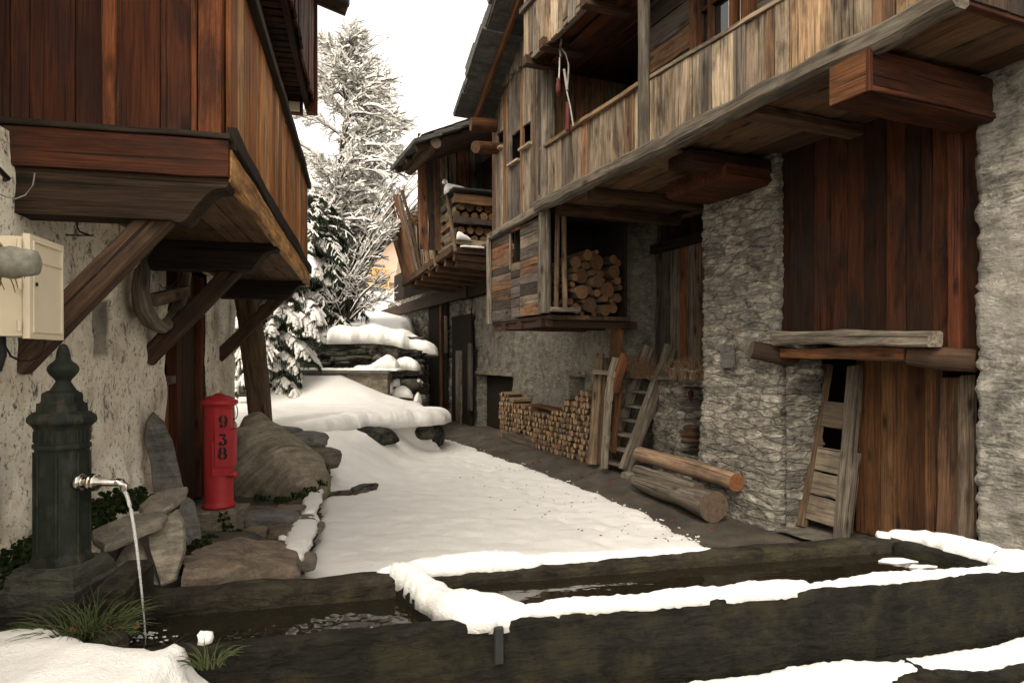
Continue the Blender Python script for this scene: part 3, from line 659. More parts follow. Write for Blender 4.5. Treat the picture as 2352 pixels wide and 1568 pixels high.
m = MB(); rg = random.Random(3); v = -.0
while v < .95:
    wd = rg.uniform(.14, .24); m.plank(FL.W(.0, v + wd / 2, 2.485), FL.W(UE, v + wd / 2, 2.48), FL.V, wd - .012, .03, rg.random(), wob=.004); v += wd
obj('balcony_floor', m, M['soffit'], LH)
def joist(u, th, r, scroll=True, z0=2.255, z1=2.465):
    prof = [(1.15, z1), (1.15, z0), (.24, z0)]
    if scroll:
        for i in range(1, 13):
            t_ = i / 12; prof.append((.24 - .24 * t_, z0 + (z1 - z0) * .78 * (t_ - math.sin(2 * math.pi * t_) / (2 * math.pi) * .95) + (-.018 * math.sin(math.pi * min(1, t_ * 2.4)) if t_ < .42 else 0)))
    prof += [(-.015, z1 - .03), (-.015, z1)]
    m = MB(); n = len(prof); vs = []; g = []
    for du in (-th / 2, th / 2):
        for (v, z) in prof: vs.append(FL.W(u + du, v, z)); g.append((v, z, du))
    fs = [(i, (i + 1) % n, n + (i + 1) % n, n + i) for i in range(n)] + [tuple(range(n))[::-1], tuple(n + i for i in range(n))]
    # separate verts so that the scroll keeps crisp edges
    V2 = []; G2 = []; F2 = []
    for f in fs: F2.append(tuple(range(len(V2), len(V2) + len(f)))); V2 += [vs[i] for i in f]; G2 += [g[i] for i in f]
    m.add(V2, F2, G2, r); return m
for u, r in ((.05, .7), (1.93, .2), (4.42, .1)): obj('balcony_joist', joist(u, .17, r), M['blackwood'], LH)
for u, vt, zt_, zb in ((.06, .30, 2.30, 1.56), (1.95, .30, 2.29, 1.58), (4.44, .26, 2.30, 1.60)):
    m = MB(); m.plank(FL.W(u, .93, zb), FL.W(u, vt, zt_), FL.U, .115, .125, .5 if u < 1 else .2, wob=.007, ch=.012); obj('strut', m, M['strut'], LH)
# doorway timbers
D = thing  # keep
m = MB()
def vp(px0, px1, z0, z1, v, t_, r, mat=None, mm=None):
    a, b = FL.uu(px0, v), FL.uu(px1, v); (mm or m).plank(FL.W((a + b) / 2, v + t_ / 2, z0), FL.W((a + b) / 2, v + t_ / 2, z1), FL.U, abs(b - a), t_, r)
vp(407, 418, .2, 2.4, .96, .09, .9); vp(462, 471, .2, 2.4, .92, .1, .8)
obj('door_frame', m, M['redboard'], LH)
m = MB(); vp(420, 461, .2, 2.4, .98, .12, .3); dp = obj('door_post', m, M['brownbeam'], LH)
m = MB(); vp(384, 406, .2, 1.38, 1.03, .04, .4); hd = obj('half_door', m, M['door'], LH)
m = MB(); a, b = FL.uu(382, 1.0), FL.uu(407, 1.0); m.plank(FL.W(a, 1.0, 1.40), FL.W(b, 1.0, 1.40), UP, .07, .06, .5); obj('door_rail', m, M['pale'], hd)
# leaning prop under the far joist
m = MB(); a = atY(604, 1000, 8.2); b = atY(566, 678, 7.9); m.plank(a, b, (1, 0, 0), .24, .20, .3, wob=.012, ch=.02)
obj('leaning_prop', m, M['log'], LH)
# upper balcony and roof
ub = MB(); u = -1.0; rg = random.Random(8)
while u < 4.9: ub.plank(FL.W(u, -.05, 4.76 + rg.uniform(0, .012)), FL.W(u, .95, 4.76), FL.U, .10, .025, rg.random()); u += .125
U0 = obj('upper_balcony_floor', ub, M['darkbrown'], LH)
m = MB(); m.plank(FL.W(-1, .30, 4.70), FL.W(4.9, .30, 4.70), FL.V, .13, .10, .3); m.plank(FL.W(-1, .01, 4.69), FL.W(4.95, .01, 4.69), FL.V, .06, .10, .6); m.plank(FL.W(-1, .82, 4.7), FL.W(4.9, .82, 4.7), FL.V, .13, .1, .3)
obj('floor_bearer', m, M['darkbrown'], U0)
m = MB(); u = -1.0
while u < 4.75:
    wd = rg.uniform(.12, .2); z0 = rg.uniform(4.64, 4.70); m.plank(FL.W(u + wd / 2, -.06 + rg.uniform(-.012, .012), z0), FL.W(u + wd / 2, -.07, 5.9), FL.U, wd - .01, .024, rg.random()); u += wd
obj('upper_balcony_boards', m, M['redboard'], U0)
m = MB(); m.plank(FL.W(4.86, -.05, 4.56), FL.W(4.86, -.05, 5.95), FL.U, .13, .13, .2); m.plank(FL.W(4.8, .05, 4.62), FL.W(4.8, .9, 4.62), UP, .2, .1, .2)
obj('upper_balcony_post', m, M['redboard'], U0)
m = MB(); m.box(FL.W(4.72, .14, 4.58), FL.U * .03, FL.V * .12, UP * .11, r=.5, ch=.005)
obj('insulator_plate', m, M['enamel'], U0)
m = MB(); rg = random.Random(2)
m.plank(FL.W(4.98, -.46, 5.93), FL.W(4.98, 2.6, 6.9), UP, .15, .05, .3)
obj('barge_board', m, M['brownbeam'], LH)
m = MB()
for k in range(7): m.plank(FL.W(-2.6, -.22 + k * .5, 6.08 + k * .158), FL.W(5.0, -.22 + k * .5, 6.08 + k * .158), FL.V * 1 + UP * .317, .56, .05, .3 + .1 * (k % 3), n=8)
rf = obj('roof', m, M['roofslab'], LH)
m = MB()
for k in range(6): m.add([FL.W(-2.6, -.30 + k * .5, 6.15 + k * .158), FL.W(5.0, -.30 + k * .5, 6.15 + k * .158), FL.W(5.0, 0.20 + k * .5, 6.31 + k * .158), FL.W(-2.6, 0.20 + k * .5, 6.31 + k * .158)], [(0, 1, 2, 3)], None, .5, 0, True)
obj('roof_snow', m, M['snow'], rf)
# things on the left hand wall ------------------------------------------------
EB = thing('meter_box', 'cream enamelled meter box with hinged door on the plaster wall under the balcony', 'meter box', FL.W(-.42, .75, 1.67))
ua, ub_ = FL.uu(65, .6), FL.uu(146, .6); zb_, zt_ = 1.672, 2.075
m = MB(); m.box(FL.W((ua + ub_) / 2, .76, (zb_ + zt_) / 2), FL.U * (ub_ - ua - .02), FL.V * .28, UP * (zt_ - zb_ - .02), r=.5, ch=.006); obj('case', m, M['enamel'], EB)
m = MB(); m.box(FL.W((ua + ub_) / 2, .61, (zb_ + zt_) / 2), FL.U * (ub_ - ua), FL.V * .026, UP * (zt_ - zb_), r=.5, ch=.006); dr = obj('door', m, M['enamel'], EB)
m = MB(); q = .026
for z0, z1, a, b in ((zb_ + q, zt_ - q, ua + q, ua + q + .006), (zb_ + q, zt_ - q, ub_ - q - .006, ub_ - q)): m.box(FL.W((a + b) / 2, .595, (z0 + z1) / 2), FL.U * .006, FL.V * .006, UP * (z1 - z0), r=.5, ch=.001)
for z in (zb_ + q, zt_ - q, zt_ - .10): m.box(FL.W((ua + ub_) / 2, .595, z), FL.U * (ub_ - ua - 2 * q), FL.V * .006, UP * .006, r=.5, ch=.001)
obj('door_bead', m, M['enamel'], dr)
m = MB(); m.lathe([(0, .008), (.004, .008), (.005, .004)], (0, 0, 0), 10); m.v = [tuple(FL.W(ua + .055, .596 - p[2], 1.885) + FL.U * p[0] + UP * p[1]) for p in m.v]; obj('keyhole', m, M['black'], dr)
for z in (1.72, 1.88, 2.03):
    m = MB(); m.tube([FL.W(ua - .012, .625, z - .02), FL.W(ua - .012, .625, z + .02)], .009, 8); obj('hinge', m, M['enamel'], EB)
PT = thing('hanging_pot', 'grey clay pot with trailing dry roots in front of the cream meter box', 'flower pot', atY(40, 600, 2.3))
c = atY(42, 603, 2.3); ax = Vector((.93, .2, .02)).normalized(); m = MB()
m.lathe([(-.062, .035), (-.06, .052), (-.02, .058), (.0, .055), (.004, .05), (.03, .049), (.055, .044), (.062, .03)], (0, 0, 0), 18)
rot = ax.to_track_quat('Z', 'Y').to_matrix(); m.v = [tuple(c + rot @ Vector(p)) for p in m.v]; obj('pot', m, M['pot'], PT)
m = MB(); rg = random.Random(4); S = []
for i in range(70):
    p = c - ax * .055 + Vector((rg.uniform(-.05, .0), rg.uniform(-.03, .03), rg.uniform(-.03, .06))); d = Vector((rg.uniform(-1, .3), rg.uniform(-.5, .5), rg.uniform(-.4, .9))).normalized()
    for k in range(5): q2 = p + d * rg.uniform(.018, .034); S.append((p, q2, .0022, .0018)); p = q2; d = (d + Vector((rg.uniform(-.3, .3), rg.uniform(-.3, .3), -.62))).normalized()
m.segs(S, 4); obj('dry_roots', m, M['dry'], PT)
m = MB(); m.tube([FL.W(-.01, .96, 2.40), FL.W(-.16, .86, 2.38), FL.W(-.35, .85, 2.42)], .012, 7)
m2 = MB(); pts = [atY(80, 398, 2.95), atY(76, 425, 2.93), atY(58, 448, 2.9), atY(35, 457, 2.86), atY(12, 452, 2.83), atY(-15, 440, 2.8)]
single('loop_cable', 'black cable running under the corner of the balcony floor by the wall', 'cable', m, M['cable'], FL.W(0, .9, 2.4))
m2.tube(pts, .003, 6); single('loop_wire', 'thin pale wire hanging in a loop under the balcony fascia', 'wire', m2, M['wire'], pts[2])
m = MB(); P = [(8, 775), (12, 795), (25, 818), (48, 829), (72, 828), (92, 815), (101, 798), (103, 776)]
m.tube([atY(x, y, 2.72) for x, y in P], .0045, 7); single('box_cable', 'black cable hanging in a loop below the cream meter box', 'cable', m, M['cable'], atY(50, 825, 2.72))
m = MB(); m.tube([atY(2, 770, 2.6), atY(5, 815, 2.6), atY(-6, 850, 2.6)], .016, 8); single('drain_hose', 'thick black hose hanging on the wall at the left edge under the meter box', 'hose', m, M['cable'], atY(2, 810, 2.6))
m = MB(); q = FL.W; a, b = FL.uu(58, .84), FL.uu(68, .84)
pts = [FL.P(178, 505, .87), FL.P(177, 520, .84), FL.P(183, 532, .80), FL.P(205, 540, .74)]; m.tube(pts, .005, 6)
m.tube([FL.P(150, 540, .86), FL.P(215, 541, .74)], .004, 6); single('iron_hook', 'rusty iron hook in the plaster wall above the cream meter box', 'hook', m, M['cable'], pts[1])
# wooden yoke on the wall
YK = thing('wooden_yoke', 'worn U-shaped wooden yoke hanging on the plaster wall between the balcony struts', 'yoke', FL.P(350, 680, .78))
m = MB(); Pp = [(336, 572, .05), (327, 620, .055), (322, 665, .062), (328, 705, .066), (346, 738, .066), (370, 752, .06), (392, 738, .055), (410, 705, .05), (424, 655, .045), (432, 600, .045), (436, 560, .04)]
m.log([FL.P(x, y, .78) for x, y, r in Pp], [r * .95 for x, y, r in Pp], 12, .4, .05, 0, flat=.8); obj('bow', m, M['greylog'], YK)
m = MB(); m.plank(FL.P(350, 690, .74), FL.P(428, 668, .74), UP, .085, .06, .6); obj('cross_bar', m, M['log'], YK)
m = MB(); m.tube([FL.P(366, 652, .72), FL.P(374, 662, .7), FL.P(395, 655, .7), FL.P(408, 640, .7), FL.P(409, 622, .72), FL.P(407, 612, .8)], .004, 6); obj('tie_wire', m, M['cable'], YK)
# ---------------------------------------------------------------- the right hand house
RH = thing('timber_house', 'big house of stone pillars under a weathered grey timber gallery, right of the lane', 'house', FR.W(1.7, 1.3, 0))
def uq(px, v=0.0): return FR.uu(px, v)
PV = 1.05
# stone pillar: left face, front, right face
u0, u1 = uq(1612, PV), uq(1783, PV)
def pdisp(s, z, p):
    o, r = rubble(.022, 3.4, 12.0, .18, 1)(s, z, p); low = 1 - sstep(z, .15, 1.5); return o + .06 * low + .012 * n3(p.x * 2, p.y * 2, p.z * 1.5), .2 + .8 * r
pa = [FR.W(u0 + .02, PV + 1.6, 0), FR.W(u0 + .02, PV, 0), FR.W(u1, PV, 0), FR.W(u1 + .02, PV + .42, 0)]
obj('stone_pillar', sheet([q.xy for q in pa], -.05, 3.52, .027, pdisp, out=-1 if False else 1), M['stone'], RH)
# right wall
u2 = uq(2245, PV)
pa = [FR.W(u2, PV + .9, 0), FR.W(u2, PV, 0), FR.W(u2 + 2.4, PV, 0)]
obj('stone_pier', sheet([q.xy for q in pa], -.05, 3.6, .03, rubble(.020, 2.8, 8.0, .3, 9)), M['stonepale'], RH)
# back wall of the arcade, far part behind the firewood, with a niche and a low opening
WV = 1.30
nA = (uq(1310, WV), uq(1342, WV)); oA = (uq(1098, WV), uq(1176, WV))
def bdisp(s, z, p):
    u = -9.5 + s; o, r = rubble(.014, 2.6, 6, .3, 4)(s, z, p); o += .02 * fbm(p.x * 1.5, p.y * 1.5, p.z * 1.5); r = .2 + .6 * r
    k = sstep(-u, 2.9, 3.3); o += k * rubble(.03, 3, 7, .3, 6)(s, z, p)[0]
    if nA[0] < u < nA[1] and .75 < z < 1.32: return -.22, .05
    if oA[0] < u < oA[1] and z < 1.22: return -.3, .02
    return o, r
obj('arcade_wall', sheet([FR.W(-9.5, WV, 0).xy, FR.W(-.42, WV, 0).xy, FR.W(-.39, 1.98, 0).xy], -.05, 3.5, .045, bdisp), M['render'], RH)
m = MB(); a, b = nA; m.plank(FR.W(a - .08, WV - .01, 1.35), FR.W(b + .08, WV - .01, 1.35), UP, .09, .05, .4); a, b = oA; m.plank(FR.W(a - .1, WV - .02, 1.27), FR.W(b + .1, WV - .02, 1.27), UP, .07, .06, .9)
obj('lintel', m, M['greybeam'], RH)
# low wall with ledge, niche
LV = 1.55; la, lb = uq(1500, LV), u0 + .05; nb = (uq(1562, LV), uq(1620, LV))
def ldisp(s, z, p):
    u = la - .0 + s
    if nb[0] < u and .42 < z < 1.24: return -.45, .02  # niche face takes the joint colour to stand in for its shade
    return rubble(.026, 3.4, 11, .2, 12)(s, z, p)
obj('ledge_wall', sheet([FR.W(la - .02, LV + .7, 0).xy, FR.W(la, LV, 0).xy, FR.W(lb, LV, 0).xy], -.05, 1.30, .03, lambda s, z, p: ldisp(max(0, s - .7), z, p)), M['stone'], RH)
m = MB(); m.slab([FR.W(la - .05, LV - .06, 1.33), FR.W(lb, LV - .07, 1.33), FR.W(lb, LV + .5, 1.33), FR.W(la - .05, LV + .5, 1.33)], UP, .06, 4); obj('ledge_slab', m, M['slate'], RH)
m = MB(); m.plank(FR.W(uq(1540, LV), LV + .1, 1.385), FR.W(lb - .02, LV + .08, 1.385), FR.V, .16, .035, .6); obj('ledge_plank', m, M['pale'], RH)
obj('recess_wall', sheet([FR.W(-.5, 1.93, 0).xy, FR.W(la + .1, 1.93, 0).xy], -.05, 1.36, .05, rubble(.03, 3, 8, .25, 31)), M['stone'], RH)
m = MB(); m.box(FR.W((nb[0] + lb) / 2 + .03, LV + .36, .83), FR.U * (lb - nb[0]), FR.V * .03, UP * .84, r=.2); m.box(FR.W((nb[0] + lb) / 2 + .03, LV + .18, .425), FR.U * (lb - nb[0]), FR.V * .34, UP * .02, r=.2); obj('niche_lining', m, M['darkin'], RH)  # near-black panels added to stand in for the shade inside the niche
# recessed plank door above the ledge
DV = 1.97; m = MB(); rg = random.Random(6); u = uq(1470, DV) - .3
while u < uq(1640, DV) + .5:
    wd = rg.uniform(.10, .22); m.plank(FR.W(u + wd / 2, DV + rg.uniform(-.012, .012), 1.35), FR.W(u + wd / 2, DV, 3.08), FR.U, wd - .008, .03, rg.random()); u += wd
pdoor = obj('plank_door', m, M['weather2'], RH)
m = MB(); m.plank(FR.W(uq(1470, DV) - .4, DV - .05, 3.12), FR.W(u0 + .4, DV - .05, 3.14), UP, .12, .12, .3); obj('door_lintel', m, M['blackwood'], RH)
m = MB(); u = -.9
while u < u0 + .6: m.plank(FR.W(u, DV + .1, 3.1), FR.W(u, DV + .1, 3.6), FR.U, .14, .03, rg.random()); u += .15
obj('dark_boarding', m, M['blackwood'], RH)
# boarded infill between pillar and pier, above the cellar door
IV = PV + .09; m = MB(); u = u1 - .02; rg = random.Random(19)
while u < u2 + .02:
    wd = rg.uniform(.15, .22); wd = min(wd, u2 + .04 - u); k = (u - u1) / (u2 - u1); m.plank(FR.W(u + wd / 2, IV + rg.uniform(-.008, .008), 1.80 - .17 * k), FR.W(u + wd / 2, IV, 3.5), FR.U, wd - .005, .035, rg.random(), wob=.003)
    u += wd
inf = obj('infill_boards', m, M['darkbrown'], RH)
m = MB(); uu_ = uq(2196, IV - .03); m.plank(FR.W(uu_, IV - .04, 1.62), FR.W(uu_, IV - .04, 3.45), FR.U, .085, .04, .75); obj('cover_batten', m, M['redboard'], inf)
# lintel timbers over the cellar door
m = MB(); m.log([FR.P(1725, 803, .82), FR.P(1772, 812, .98), FR.P(1812, 820, 1.10), FR.P(1830, 822, 1.3)], [.085, .088, .085, .08], 10, .2, .05, 1); obj('round_bearer', m, [M['brownbeam'], M['endgrey']], RH)
m = MB(); m.plank(FR.P(1806, 810, PV - .02), FR.P(2092, 814, PV - .02), UP, .095, .16, .8, wob=.014); obj('flaking_lintel', m, M['orange'], RH)
m = MB(); m.plank(FR.P(1792, 777, PV - .06), FR.P(2148, 776, PV - .10), UP, .115, .16, .5, wob=.02, ch=.015); obj('grey_sill_beam', m, M['greybeam'], RH)
m = MB(); m.log([FR.P(2088, 815, PV - .05), FR.P(2160, 823, PV + .02), FR.P(2245, 828, PV + .1)], [.075, .085, .085], 10, .6, .06, 1); obj('curved_bearer', m, [M['brownbeam'], M['endred']], RH)
# recess with cellar door, closed at the back
m = MB(); CV = 1.66
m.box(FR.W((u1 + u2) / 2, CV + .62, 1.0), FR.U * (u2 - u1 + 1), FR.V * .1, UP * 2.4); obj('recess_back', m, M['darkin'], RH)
def cdisp(s, z, p): return rubble(.022, 3.4, 11, .2, 15)(s, z, p)
obj('recess_side', sheet([FR.W(u1 + .10, PV + .02, 0).xy, FR.W(u1 + .12, 1.50, 0).xy, FR.W(u1 - .2, 1.52, 0).xy], -.05, 1.75, .03, cdisp, out=-1 if False else 1), M['stone'], RH)
cd = MB(); eds = [1968, 2024, 2052, 2088, 2126, 2158]; rr = [.15, .8, .35, .6, .45]
for a, b, r in zip(eds, eds[1:], rr):
    ua, ub_ = uq(a, CV), uq(b, CV); cd.plank(FR.W((ua + ub_) / 2, CV + .01 * r, .02), FR.W((ua + ub_) / 2, CV + .01 * r, 1.62), FR.U, ub_ - ua - .003, .035, r, wob=.002)
CD = obj('cellar_door', cd, M['door'], RH)
m = MB(); m.plank(FR.W(uq(2168, CV), CV - .02, .02), FR.W(uq(2168, CV), CV - .02, 1.62), FR.U, .06, .08, .6); obj('door_jamb', m, M['brownbeam'], RH)

# ---- gallery
zb = 3.40; UR = 5.13
gb = MB(); gb.plank(FR.W(-.03, -.07, 3.475), FR.W(UR + .02, -.07, 3.485), UP, .145, .135, .3, wob=.012, ch=.032, n=46)
obj('gallery_beam', gb, [M['greybeam'], M['endgrey']], RH)
m = MB(); u = .03; rg = random.Random(21); zr0 = 4.17
pu = uq(1490)
while u < UR - .02:
    wd = rg.choice((.07, .09, .12, .14, .16, .20, .24)) * rg.uniform(.9, 1.1); wd = min(wd, UR - u)
    zt = interp(u, [(0, 4.19), (2.3, 4.17), (4.0, 4.09), (5.2, 4.07)]) + rg.uniform(-.012, .004)
    if u > 4.15: zt += .7
    r = rg.random()
    m.plank(FR.W(u + wd / 2, rg.uniform(-.012, .012), 3.52), FR.W(u + wd / 2, rg.uniform(-.006, .006), zt), FR.U, wd - rg.choice((.004, .008, .012)), .026, r, wob=.004, ends=.01); u += wd
obj('gallery_boards', m, M['weather'], RH)
m = MB(); m.plank(FR.W(-.02, -.01, 4.215), FR.W(pu - .06, -.01, 4.19), FR.V, .09, .045, .7, wob=.006); m.plank(FR.W(pu + .06, .0, 4.19), FR.W(4.15, .0, 4.11), FR.V, .06, .035, .3, wob=.005); obj('gallery_rail', m, M['weather'], RH)
m = MB(); m.log([FR.W(pu, -.05, 3.52), FR.W(pu, -.05, 5.4)], .058, 10, .3, .05, 1); obj('gallery_post', m, [M['greybeam'], M['endgrey']], RH)
m = MB(); m.log([FR.W(.06, .03, 3.5), FR.W(.06, .03, 5.5)], .095, 12, .6, .05, 1); obj('corner_post', m, [M['greybeam'], M['endgrey']], RH)
# gallery end facing us on the right, and the soffit
m = MB(); v = .03; rg = random.Random(31)
while v < 1.9: wd = rg.uniform(.15, .24); m.plank(FR.W(UR - .01, v + wd / 2, 3.5), FR.W(UR - .01, v + wd / 2, 5.2), FR.V, wd - .006, .026, rg.random()); v += wd
obj('gallery_end_boards', m, M['blackwood'], RH)
m = MB(); m.plank(FR.W(UR - .03, -.02, 3.53), FR.W(UR - .03, 1.9, 3.53), UP, .11, .05, .4); obj('gallery_end_beam', m, M['redboard'], RH)
m = MB(); v = .0
while v < 1.9: wd = rg.uniform(.2, .34); m.plank(FR.W(-.05, v + wd / 2, 3.50 + rg.uniform(-.004, .004)), FR.W(UR - .06, v + wd / 2, 3.50), FR.V, wd - .008, .03, rg.random(), wob=.003); v += wd
obj('gallery_floor', m, M['soffit'], RH)
def cant(u, wdt, z0, z1, v0, v1, mat, name, r=.5):
    m = MB(); m.plank(FR.W(u, v0, (z0 + z1) / 2), FR.W(u, v1, (z0 + z1) / 2), UP, z1 - z0, wdt, r, wob=.006, ch=.01); return obj(name, m, mat, RH)
ca, cb_ = uq(1908, -.1), uq(1998, -.1)
bx = cant((ca + cb_) / 2, cb_ - ca, 3.165, 3.44, -.10, 1.25, M['darkbrown'], 'cased_beam', .25)
m = MB(); m.plank(FR.W(cb_ + .012, -.10, 3.19), FR.W(cb_ + .012, 1.22, 3.19), UP, .03, .02, .98); m.plank(FR.W(cb_ + .006, -.11, 3.17), FR.W(cb_ + .006, -.11, 3.46), FR.U, .03, .03, .9); obj('casing_trim', m, M['redboard'], bx)
m = MB(); m.box(FR.W((ca + cb_) / 2, -.112, 3.30), FR.U * (cb_ - ca - .02), FR.V * .02, UP * .25, r=.9); obj('beam_end', m, M['orange'], bx)
cant(2.52, .34, 3.33, 3.44, .15, 1.6, M['darkbrown'], 'corbel_plank'); cant(2.30, .5, 3.445, 3.485, .05, 1.3, M['soffit'], 'corbel_board')
m = MB(); m.plank(FR.W(2.26, .52, 3.30), FR.W(2.26, 1.5, 3.28), UP, .17, .9, .4, ch=.05); obj('pillar_cap_beam', m, M['darkbrown'], RH)
cant(1.0, .16, 3.37, 3.485, .1, 1.9, M['brownbeam'], 'gallery_joist'); cant(.18, .14, 3.36, 3.485, .1, 1.9, M['brownbeam'], 'gallery_joist'); cant(3.55, .14, 3.40, 3.485, .0, 1.4, M['brownbeam'], 'gallery_joist')

# ---- loggia behind the rail, room wall with window
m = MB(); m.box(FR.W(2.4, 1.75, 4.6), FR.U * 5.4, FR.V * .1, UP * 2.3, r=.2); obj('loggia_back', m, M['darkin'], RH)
m = MB(); v = .10; rg = random.Random(14)
while v < 1.6: wd = rg.uniform(.13, .2); m.plank(FR.W(.03, v + wd / 2, 3.5), FR.W(.03, v + wd / 2, 5.5), FR.V, wd - .006, .03, rg.random()); v += wd
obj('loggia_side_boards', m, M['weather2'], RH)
m = MB(); v = -.02
while v < 1.75: wd = rg.uniform(.16, .26); m.plank(FR.W(0, v + wd / 2, 5.20), FR.W(5.1, v + wd / 2, 5.17), FR.V, wd - .008, .03, rg.random()); v += wd
obj('loggia_ceiling', m, M['darkbrown'], RH)
RV = .34; ra = uq(1500, RV) - .03; wa, wb_ = uq(1600, RV), uq(1745, RV); m = MB(); z = 3.5; rg = random.Random(17)
while z < 5.2:
    hgt = rg.uniform(.15, .24); m.plank(FR.W(ra, RV + rg.uniform(-.01, .01), z + hgt / 2), FR.W(wa, RV, z + hgt / 2), UP, hgt - .005, .08, rg.random(), wob=.006)
    m.plank(FR.W(wb_, RV, z + hgt / 2), FR.W(UR - .1, RV, z + hgt / 2), UP, hgt - .005, .08, rg.random(), wob=.006); z += hgt
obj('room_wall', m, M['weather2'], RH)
m = MB(); z = 3.5
while z < 5.2: m.plank(FR.W(ra - .01, RV - .04, z + .1), FR.W(ra - .01, 1.7, z + .1), UP, .19, .06, rg.random()); z += .2
obj('room_end_wall', m, M['weather2'], RH)
WIN = MB(); zA, zB = 3.75, 5.1
for x in (wa + .05, wb_ - .03): WIN.plank(FR.W(x, RV - .04, zA), FR.W(x, RV - .04, zB), FR.U, .10, .10, .6)
f1 = uq(1652, RV); f2 = uq(1690, RV); f3 = uq(1716, RV)
for x, ww in ((uq(1638, RV), .03), (f2 - .0, .055), (f3, .05)): WIN.plank(FR.W(x, RV - .02, zA), FR.W(x, RV - .02, zB), FR.U, ww, .06, .9)
for z in (4.72,): WIN.plank(FR.W(wa + .08, RV - .015, z), FR.W(f2, RV - .015, z), UP, .03, .04, .3)
wn = obj('window', WIN, M['orange'], RH)
m = MB(); m.box(FR.W((wa + wb_) / 2, RV + .015, 4.4), FR.U * (wb_ - wa - .1), FR.V * .006, UP * 1.4, r=.5, ch=.001); obj('pane', m, M['glasspane'], wn)
m = MB(); a, b = uq(1672, RV), uq(1686, RV); m.box(FR.W((a + b) / 2, RV + .005, 4.5), FR.U * (b - a), FR.V * .004, UP * 1.3, r=.5, ch=.001)
a, b = uq(1699, RV), uq(1711, RV); m.box(FR.W((a + b) / 2, RV + .005, 4.5), FR.U * (b - a), FR.V * .004, UP * 1.3, r=.5, ch=.001); obj('curtain', m, M['curtain'], wn)

# ---- boarded front left of the loggia
UL = uq(1131); m = MB(); u = UL; rg = random.Random(23)
holes = [(uq(1146), uq(1154), 4.66, 4.86), (uq(1178), uq(1192), 4.30, 4.68), (uq(1205), uq(1221), 4.40, 4.68)]
while u < .03:
    wd = rg.uniform(.07, .17); wd = min(wd, .06 - u); c = u + wd / 2; v = rg.uniform(-.012, .01); r = rg.random(); zz = [3.44]
    for a, b, z0, z1 in holes:
        if a - wd / 2 < c < b + wd / 2: zz += [z0, z1]
    zz.append(5.75)
    for i in range(0, len(zz), 2): m.plank(FR.W(c, v, zz[i]), FR.W(c, v, zz[i + 1]), FR.U, wd - .005, .03, r, wob=.004)
    u += wd
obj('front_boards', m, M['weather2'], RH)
for a, b, z0, z1 in holes: m = MB(); m.plank(FR.W(a - .06, -.035, z0 - .03), FR.W(b + .07, -.035, z0 - .03), FR.V, .07, .035, .5); obj('hole_sill', m, M['weather'], RH)
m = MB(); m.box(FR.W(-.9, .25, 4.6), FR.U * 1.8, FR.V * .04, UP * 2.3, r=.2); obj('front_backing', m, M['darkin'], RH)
m = MB(); m.plank(FR.W(UL - .03, -.04, 3.40), FR.W(.0, -.04, 3.46), UP, .10, .09, .4, wob=.008, ch=.01); m.plank(FR.W(.0, -.05, 3.43), FR.W(.0, -.05, 3.62), FR.U, .07, .05, .2); obj('front_sill_beam', m, M['greybeam'], RH)
m = MB(); u = UL
while u < 4.8:
    wd = rg.uniform(.09, .19); z0 = 5.47 + rg.choice((0, 0, .03, -.03, .05)); c = u + wd / 2
    if c < .62: m.plank(FR.W(c, -.045 + rg.uniform(-.012, .012), z0), FR.W(c, -.05, 7.3), FR.U, wd - .006, .03, rg.random(), wob=.004)
    u += wd
obj('upper_boards', m, M['weather2'], RH)
# projecting upper gallery
UG = uq(1205, -.28); m = MB(); u = UG; rg = random.Random(29)
while u < 5.0:
    wd = rg.uniform(.09, .22); z0 = 5.20 + rg.choice((0, .02, .05, -.03)); m.plank(FR.W(u + wd / 2, -.28 + rg.uniform(-.012, .012), z0), FR.W(u + wd / 2, -.28, 6.3), FR.U, wd - .006, .03, rg.random(), wob=.004); u += wd
ug = obj('upper_gallery_boards', m, M['weather'], RH)
m = MB(); m.plank(FR.W(UG, -.24, 5.24), FR.W(5, -.24, 5.21), UP, .09, .08, .4); m.plank(FR.W(UG - .03, -.32, 5.85), FR.W(UG + 1.1, -.32, 5.85), UP, .07, .04, .3); obj('upper_gallery_beam', m, M['greybeam'], ug)
m = MB()
for v in (-.2, -.05): m.plank(FR.W(UG, v, 5.26), FR.W(5, v, 5.24), FR.V, .16, .03, .4)
obj('upper_gallery_floor', m, M['darkbrown'], ug)
for x in (UG + .12, .62, 1.6): m = MB(); m.plank(FR.W(x, -.34, 5.19), FR.W(x, .2, 5.19), UP, .11, .12, .4); obj('upper_gallery_joist', m, M['brownbeam'], ug)
# wood bay below: horizontal boards, corner post, open near side
m = MB(); z = 2.14; rg = random.Random(37); wa_, wb2 = uq(1177), uq(1198); wz0, wz1 = 2.86, 3.32
while z < 3.36:
    hgt = rg.uniform(.10, .17); hgt = min(hgt, 3.37 - z); c = z + hgt / 2
    for a, b in ((UL, wa_ - .005), (wa_, wb2), (wb2 + .005, -.03)):
        if a == wa_ and wz0 < c < wz1: continue
        m.plank(FR.W(a, -.01 + rg.uniform(-.008, .008), c), FR.W(b, -.01, c), UP, hgt - .005, .03, rg.random(), wob=.005)
    z += hgt
bay = obj('wood_bay', m, M['weather2'], RH)
m = MB(); m.plank(FR.W(UL - .01, -.05, 2.10), FR.W(UL - .01, -.05, 3.40), FR.U, .09, .05, .8); obj('cover_strip', m, M['greybeam'], bay); m = MB(); m.plank(FR.W(wa_, -.035, wz0 - .04), FR.W(wa_, -.035, wz1), FR.U, .04, .02, .6); obj('cover_strip', m, M['greybeam'], bay)
